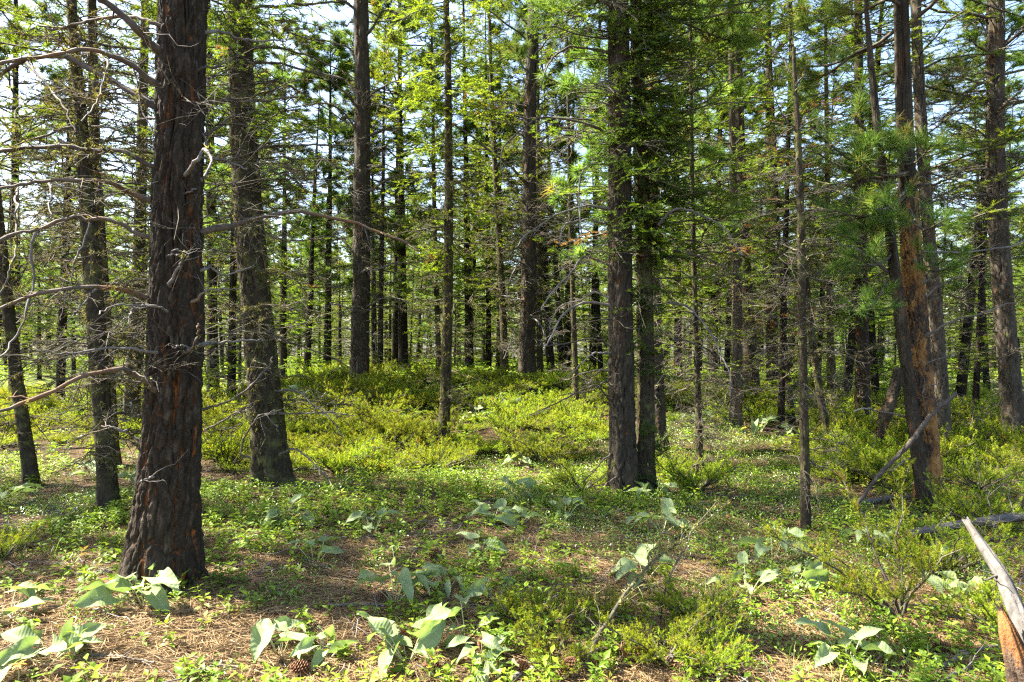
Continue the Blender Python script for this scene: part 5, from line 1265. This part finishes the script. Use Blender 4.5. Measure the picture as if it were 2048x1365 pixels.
def fallen(name, label, cat, pts3, R, mat, tw, seed, twl=(.15, .5), lichen=0, k=10, up=.3):
    """a piece of dead wood through world points"""
    r = np.random.default_rng(seed); n = 30; P = spline(pts3, n); base = P[0].copy(); P = P - base; P[1:] += r.normal(0, .003, (n - 1, 3))
    Rr = np.interp(np.linspace(0, 1, n), np.linspace(0, 1, len(R)), R) * (1 + .08 * r.normal(size=n))
    root = empty(name, base, label, cat); mb = MB()
    if k >= 20:
        P = spline(pts3, 110) - base; Rr = np.interp(np.linspace(0, 1, 110), np.linspace(0, 1, len(R)), R); rough_tube(mb, P, Rr, k, seed, .5 if k > 30 else .25)
    else: tubes(mb, P[None], Rr[None], k, .5, 0, True)
    if lichen: clump(mb, r, along(P[None], r.uniform(0, 1, (1, lichen)))[0][0] + r.normal(0, 1, (lichen, 3)) * Rr.mean() * .8, 7, .02, .006, 1)
    mb.build('wood', [mat, M['lichen']], root)
    if tw:
        Q = sidetwigs(r, P[None], tw, .15, .98, twl[0], twl[1], 7, up=up)
        for q in Q:
            m2 = MB(); rr = float(np.clip(Rr.mean() * .4, .002, .006)); tubes(m2, q[None], np.linspace(rr, rr * .35, 7)[None], 5)
            S = sidetwigs(r, q[None], 3, .2, 1, twl[0] * .4, twl[1] * .4, 4); tubes(m2, S, np.repeat([np.linspace(rr * .5, rr * .2, 4)], len(S), 0), 3)
            if lichen: clump(m2, r, along(q[None], r.uniform(0, 1, (1, 6)))[0][0], 6, .016, .005, 1)
            m2.build('twig', [mat, M['lichen']], root)
    return root
def px3(*a): return np.array([at(x, y, d) for x, y, d in a])
f0 = foot(1163, 1345)
fallen('fallen_branch', 'lichened bare branch propped up diagonally in the foreground, bottom centre right', 'branch', np.concatenate([[f0 + [0, 0, -.02]], px3((1191, 1284, 3.35), (1222, 1232, 3.45), (1266, 1167, 3.6), (1311, 1119, 3.75), (1348, 1092, 3.9), (1378, 1070, 4.0), (1434, 1002, 4.2))]), [.011, .010, .009, .007, .005, .003], M['wood_lichen'], 12, 71, (.12, .42), 120, up=.2)
f1 = foot(1322, 1245)
fallen('fallen_branch', 'thin dark bare branch standing beside the lichened one, right of it', 'branch', np.concatenate([[f1], px3((1325, 1200, 3.8), (1345, 1140, 3.85), (1374, 1090, 3.9), (1385, 1050, 3.95))]), [.006, .005, .004, .002], M['twig'], 6, 72, (.1, .3))
l0 = foot(1752, 1100); l1 = foot(2060, 1082)
fallen('fallen_log', 'long thin mossy log lying on the ground behind the arching juniper, right', 'log', np.array([l0 + [0, 0, .07], l0 * .66 + l1 * .34 + [0, 0, .13], l0 * .33 + l1 * .67 + [0, 0, .17], l1 + [.0, 0, .19], l1 + [1.2, .1, .2]]), [.022, .028, .032, .034, .036], M['wood_weathered'], 9, 73, (.2, .6), 30, 24)
fallen('dead_snag', 'bleached grey leaning snag cut by the right edge', 'snag', px3((1936, 1046, 2.75), (1968, 1095, 2.65), (2000, 1145, 2.55), (2025, 1200, 2.45), (2060, 1275, 2.35), (2110, 1380, 2.3), (2190, 1560, 2.4)), [.012, .019, .023, .027, .03, .033, .035], M['wood_weathered'], 2, 74, (.1, .3), 0, 28)
s0 = px3((2003, 1222, 2.35), (2018, 1265, 2.32), (2038, 1330, 2.3), (2060, 1420, 2.28), (2085, 1540, 2.3))
fallen('rotten_stump', 'rotten orange-brown broken stump in the bottom right corner', 'stump', s0, [.010, .026, .036, .042, .045], M['bark_stump'], 0, 75, (.1, .3), 0, 36)
fallen('fallen_branch', 'dark diagonal dead branch leaning against the orange-barked pine', 'branch', px3((1713, 1012, 5.9), (1761, 947, 5.95), (1812, 895, 6.0), (1864, 828, 6.1), (1912, 789, 6.2)), [.014, .020, .02, .019, .017], M['wood_bark'], 4, 76, (.08, .2))
for i, (pts, lab, rr) in enumerate([
    ([(1880, 1345), (1930, 1318), (1985, 1303), (2045, 1310)], 'pale grey branch on the ground at the lower right, above the other', .012),
    ([(1880, 1375), (1960, 1335), (2000, 1345), (2050, 1352)], 'pale grey branch at the bottom right, partly forked', .010),
    ([(1500, 1130), (1545, 1140), (1590, 1152), (1660, 1163)], 'light brown stick lying below the tall single broad-leaved plant', .010),
    ([(150, 1155), (215, 1148), (255, 1140)], 'dark stick lying left of the charred pine base', .008),
    ([(170, 1318), (240, 1322), (310, 1335)], 'brown stick in the sunny litter at bottom left', .009),
    ([(660, 1218), (720, 1216), (770, 1218)], 'dark stick left of the largest curled plant', .010),
    ([(1020, 1370), (1060, 1350), (1110, 1335)], 'split grey wood piece at the bottom edge right of centre', .016),
    ([(1395, 1365), (1412, 1310), (1440, 1278), (1480, 1265)], 'curved dark branch at the bottom, right of the bushy juniper', .007),
    ([(1720, 1015), (1765, 1006), (1815, 1000)], 'bleached log piece in the sun left of the orange-barked pine', .03),
    ([(100, 1060), (125, 1045), (165, 1005), (195, 985)], 'bare grey stick left of the mossy fir base', .007)]):
    q = []
    for x, y in pts:
        f = foot(x, min(y, 1420)); q.append(f + [0, 0, .015 + rr * .6])
    fallen('fallen_stick', lab, 'stick', np.array(q), [rr, rr, rr * .8, rr * .6], M['wood_tan'] if i in (2, 4) else M['wood_grey'], 3 if rr < .015 else 0, 770 + i, (.05, .2), 0, 7)

def flower(px, py, h, label):
    p = foot(px, py); root = empty('flower', p, label, 'flower'); mb = MB()
    tubes(mb, np.array([[[0, 0, -.01], [.005, 0, h * .5], [0, 0, h]]]), np.array([[.003, .0025, .002]]), 5, .3); mb.build('stem', M['petiole'], root)
    for k in range(7):
        m = MB(); az = k * .9 + .2; d = np.array([[math.cos(az), math.sin(az), .25 * math.sin(k * 2)]])
        leaves(m, np.array([[0, 0, h]]) + d * .004, d, np.array([[0, 0, 1.]]), .035, .014, .1, .4 + .08 * k); m.build('petal', M['petal'], root)
    return root
flower(36, 1372, .10, 'wilted orange flower in the bottom left corner')
flower(1490, 885, .22, 'small yellow flower in front of the sunlit grey fir')
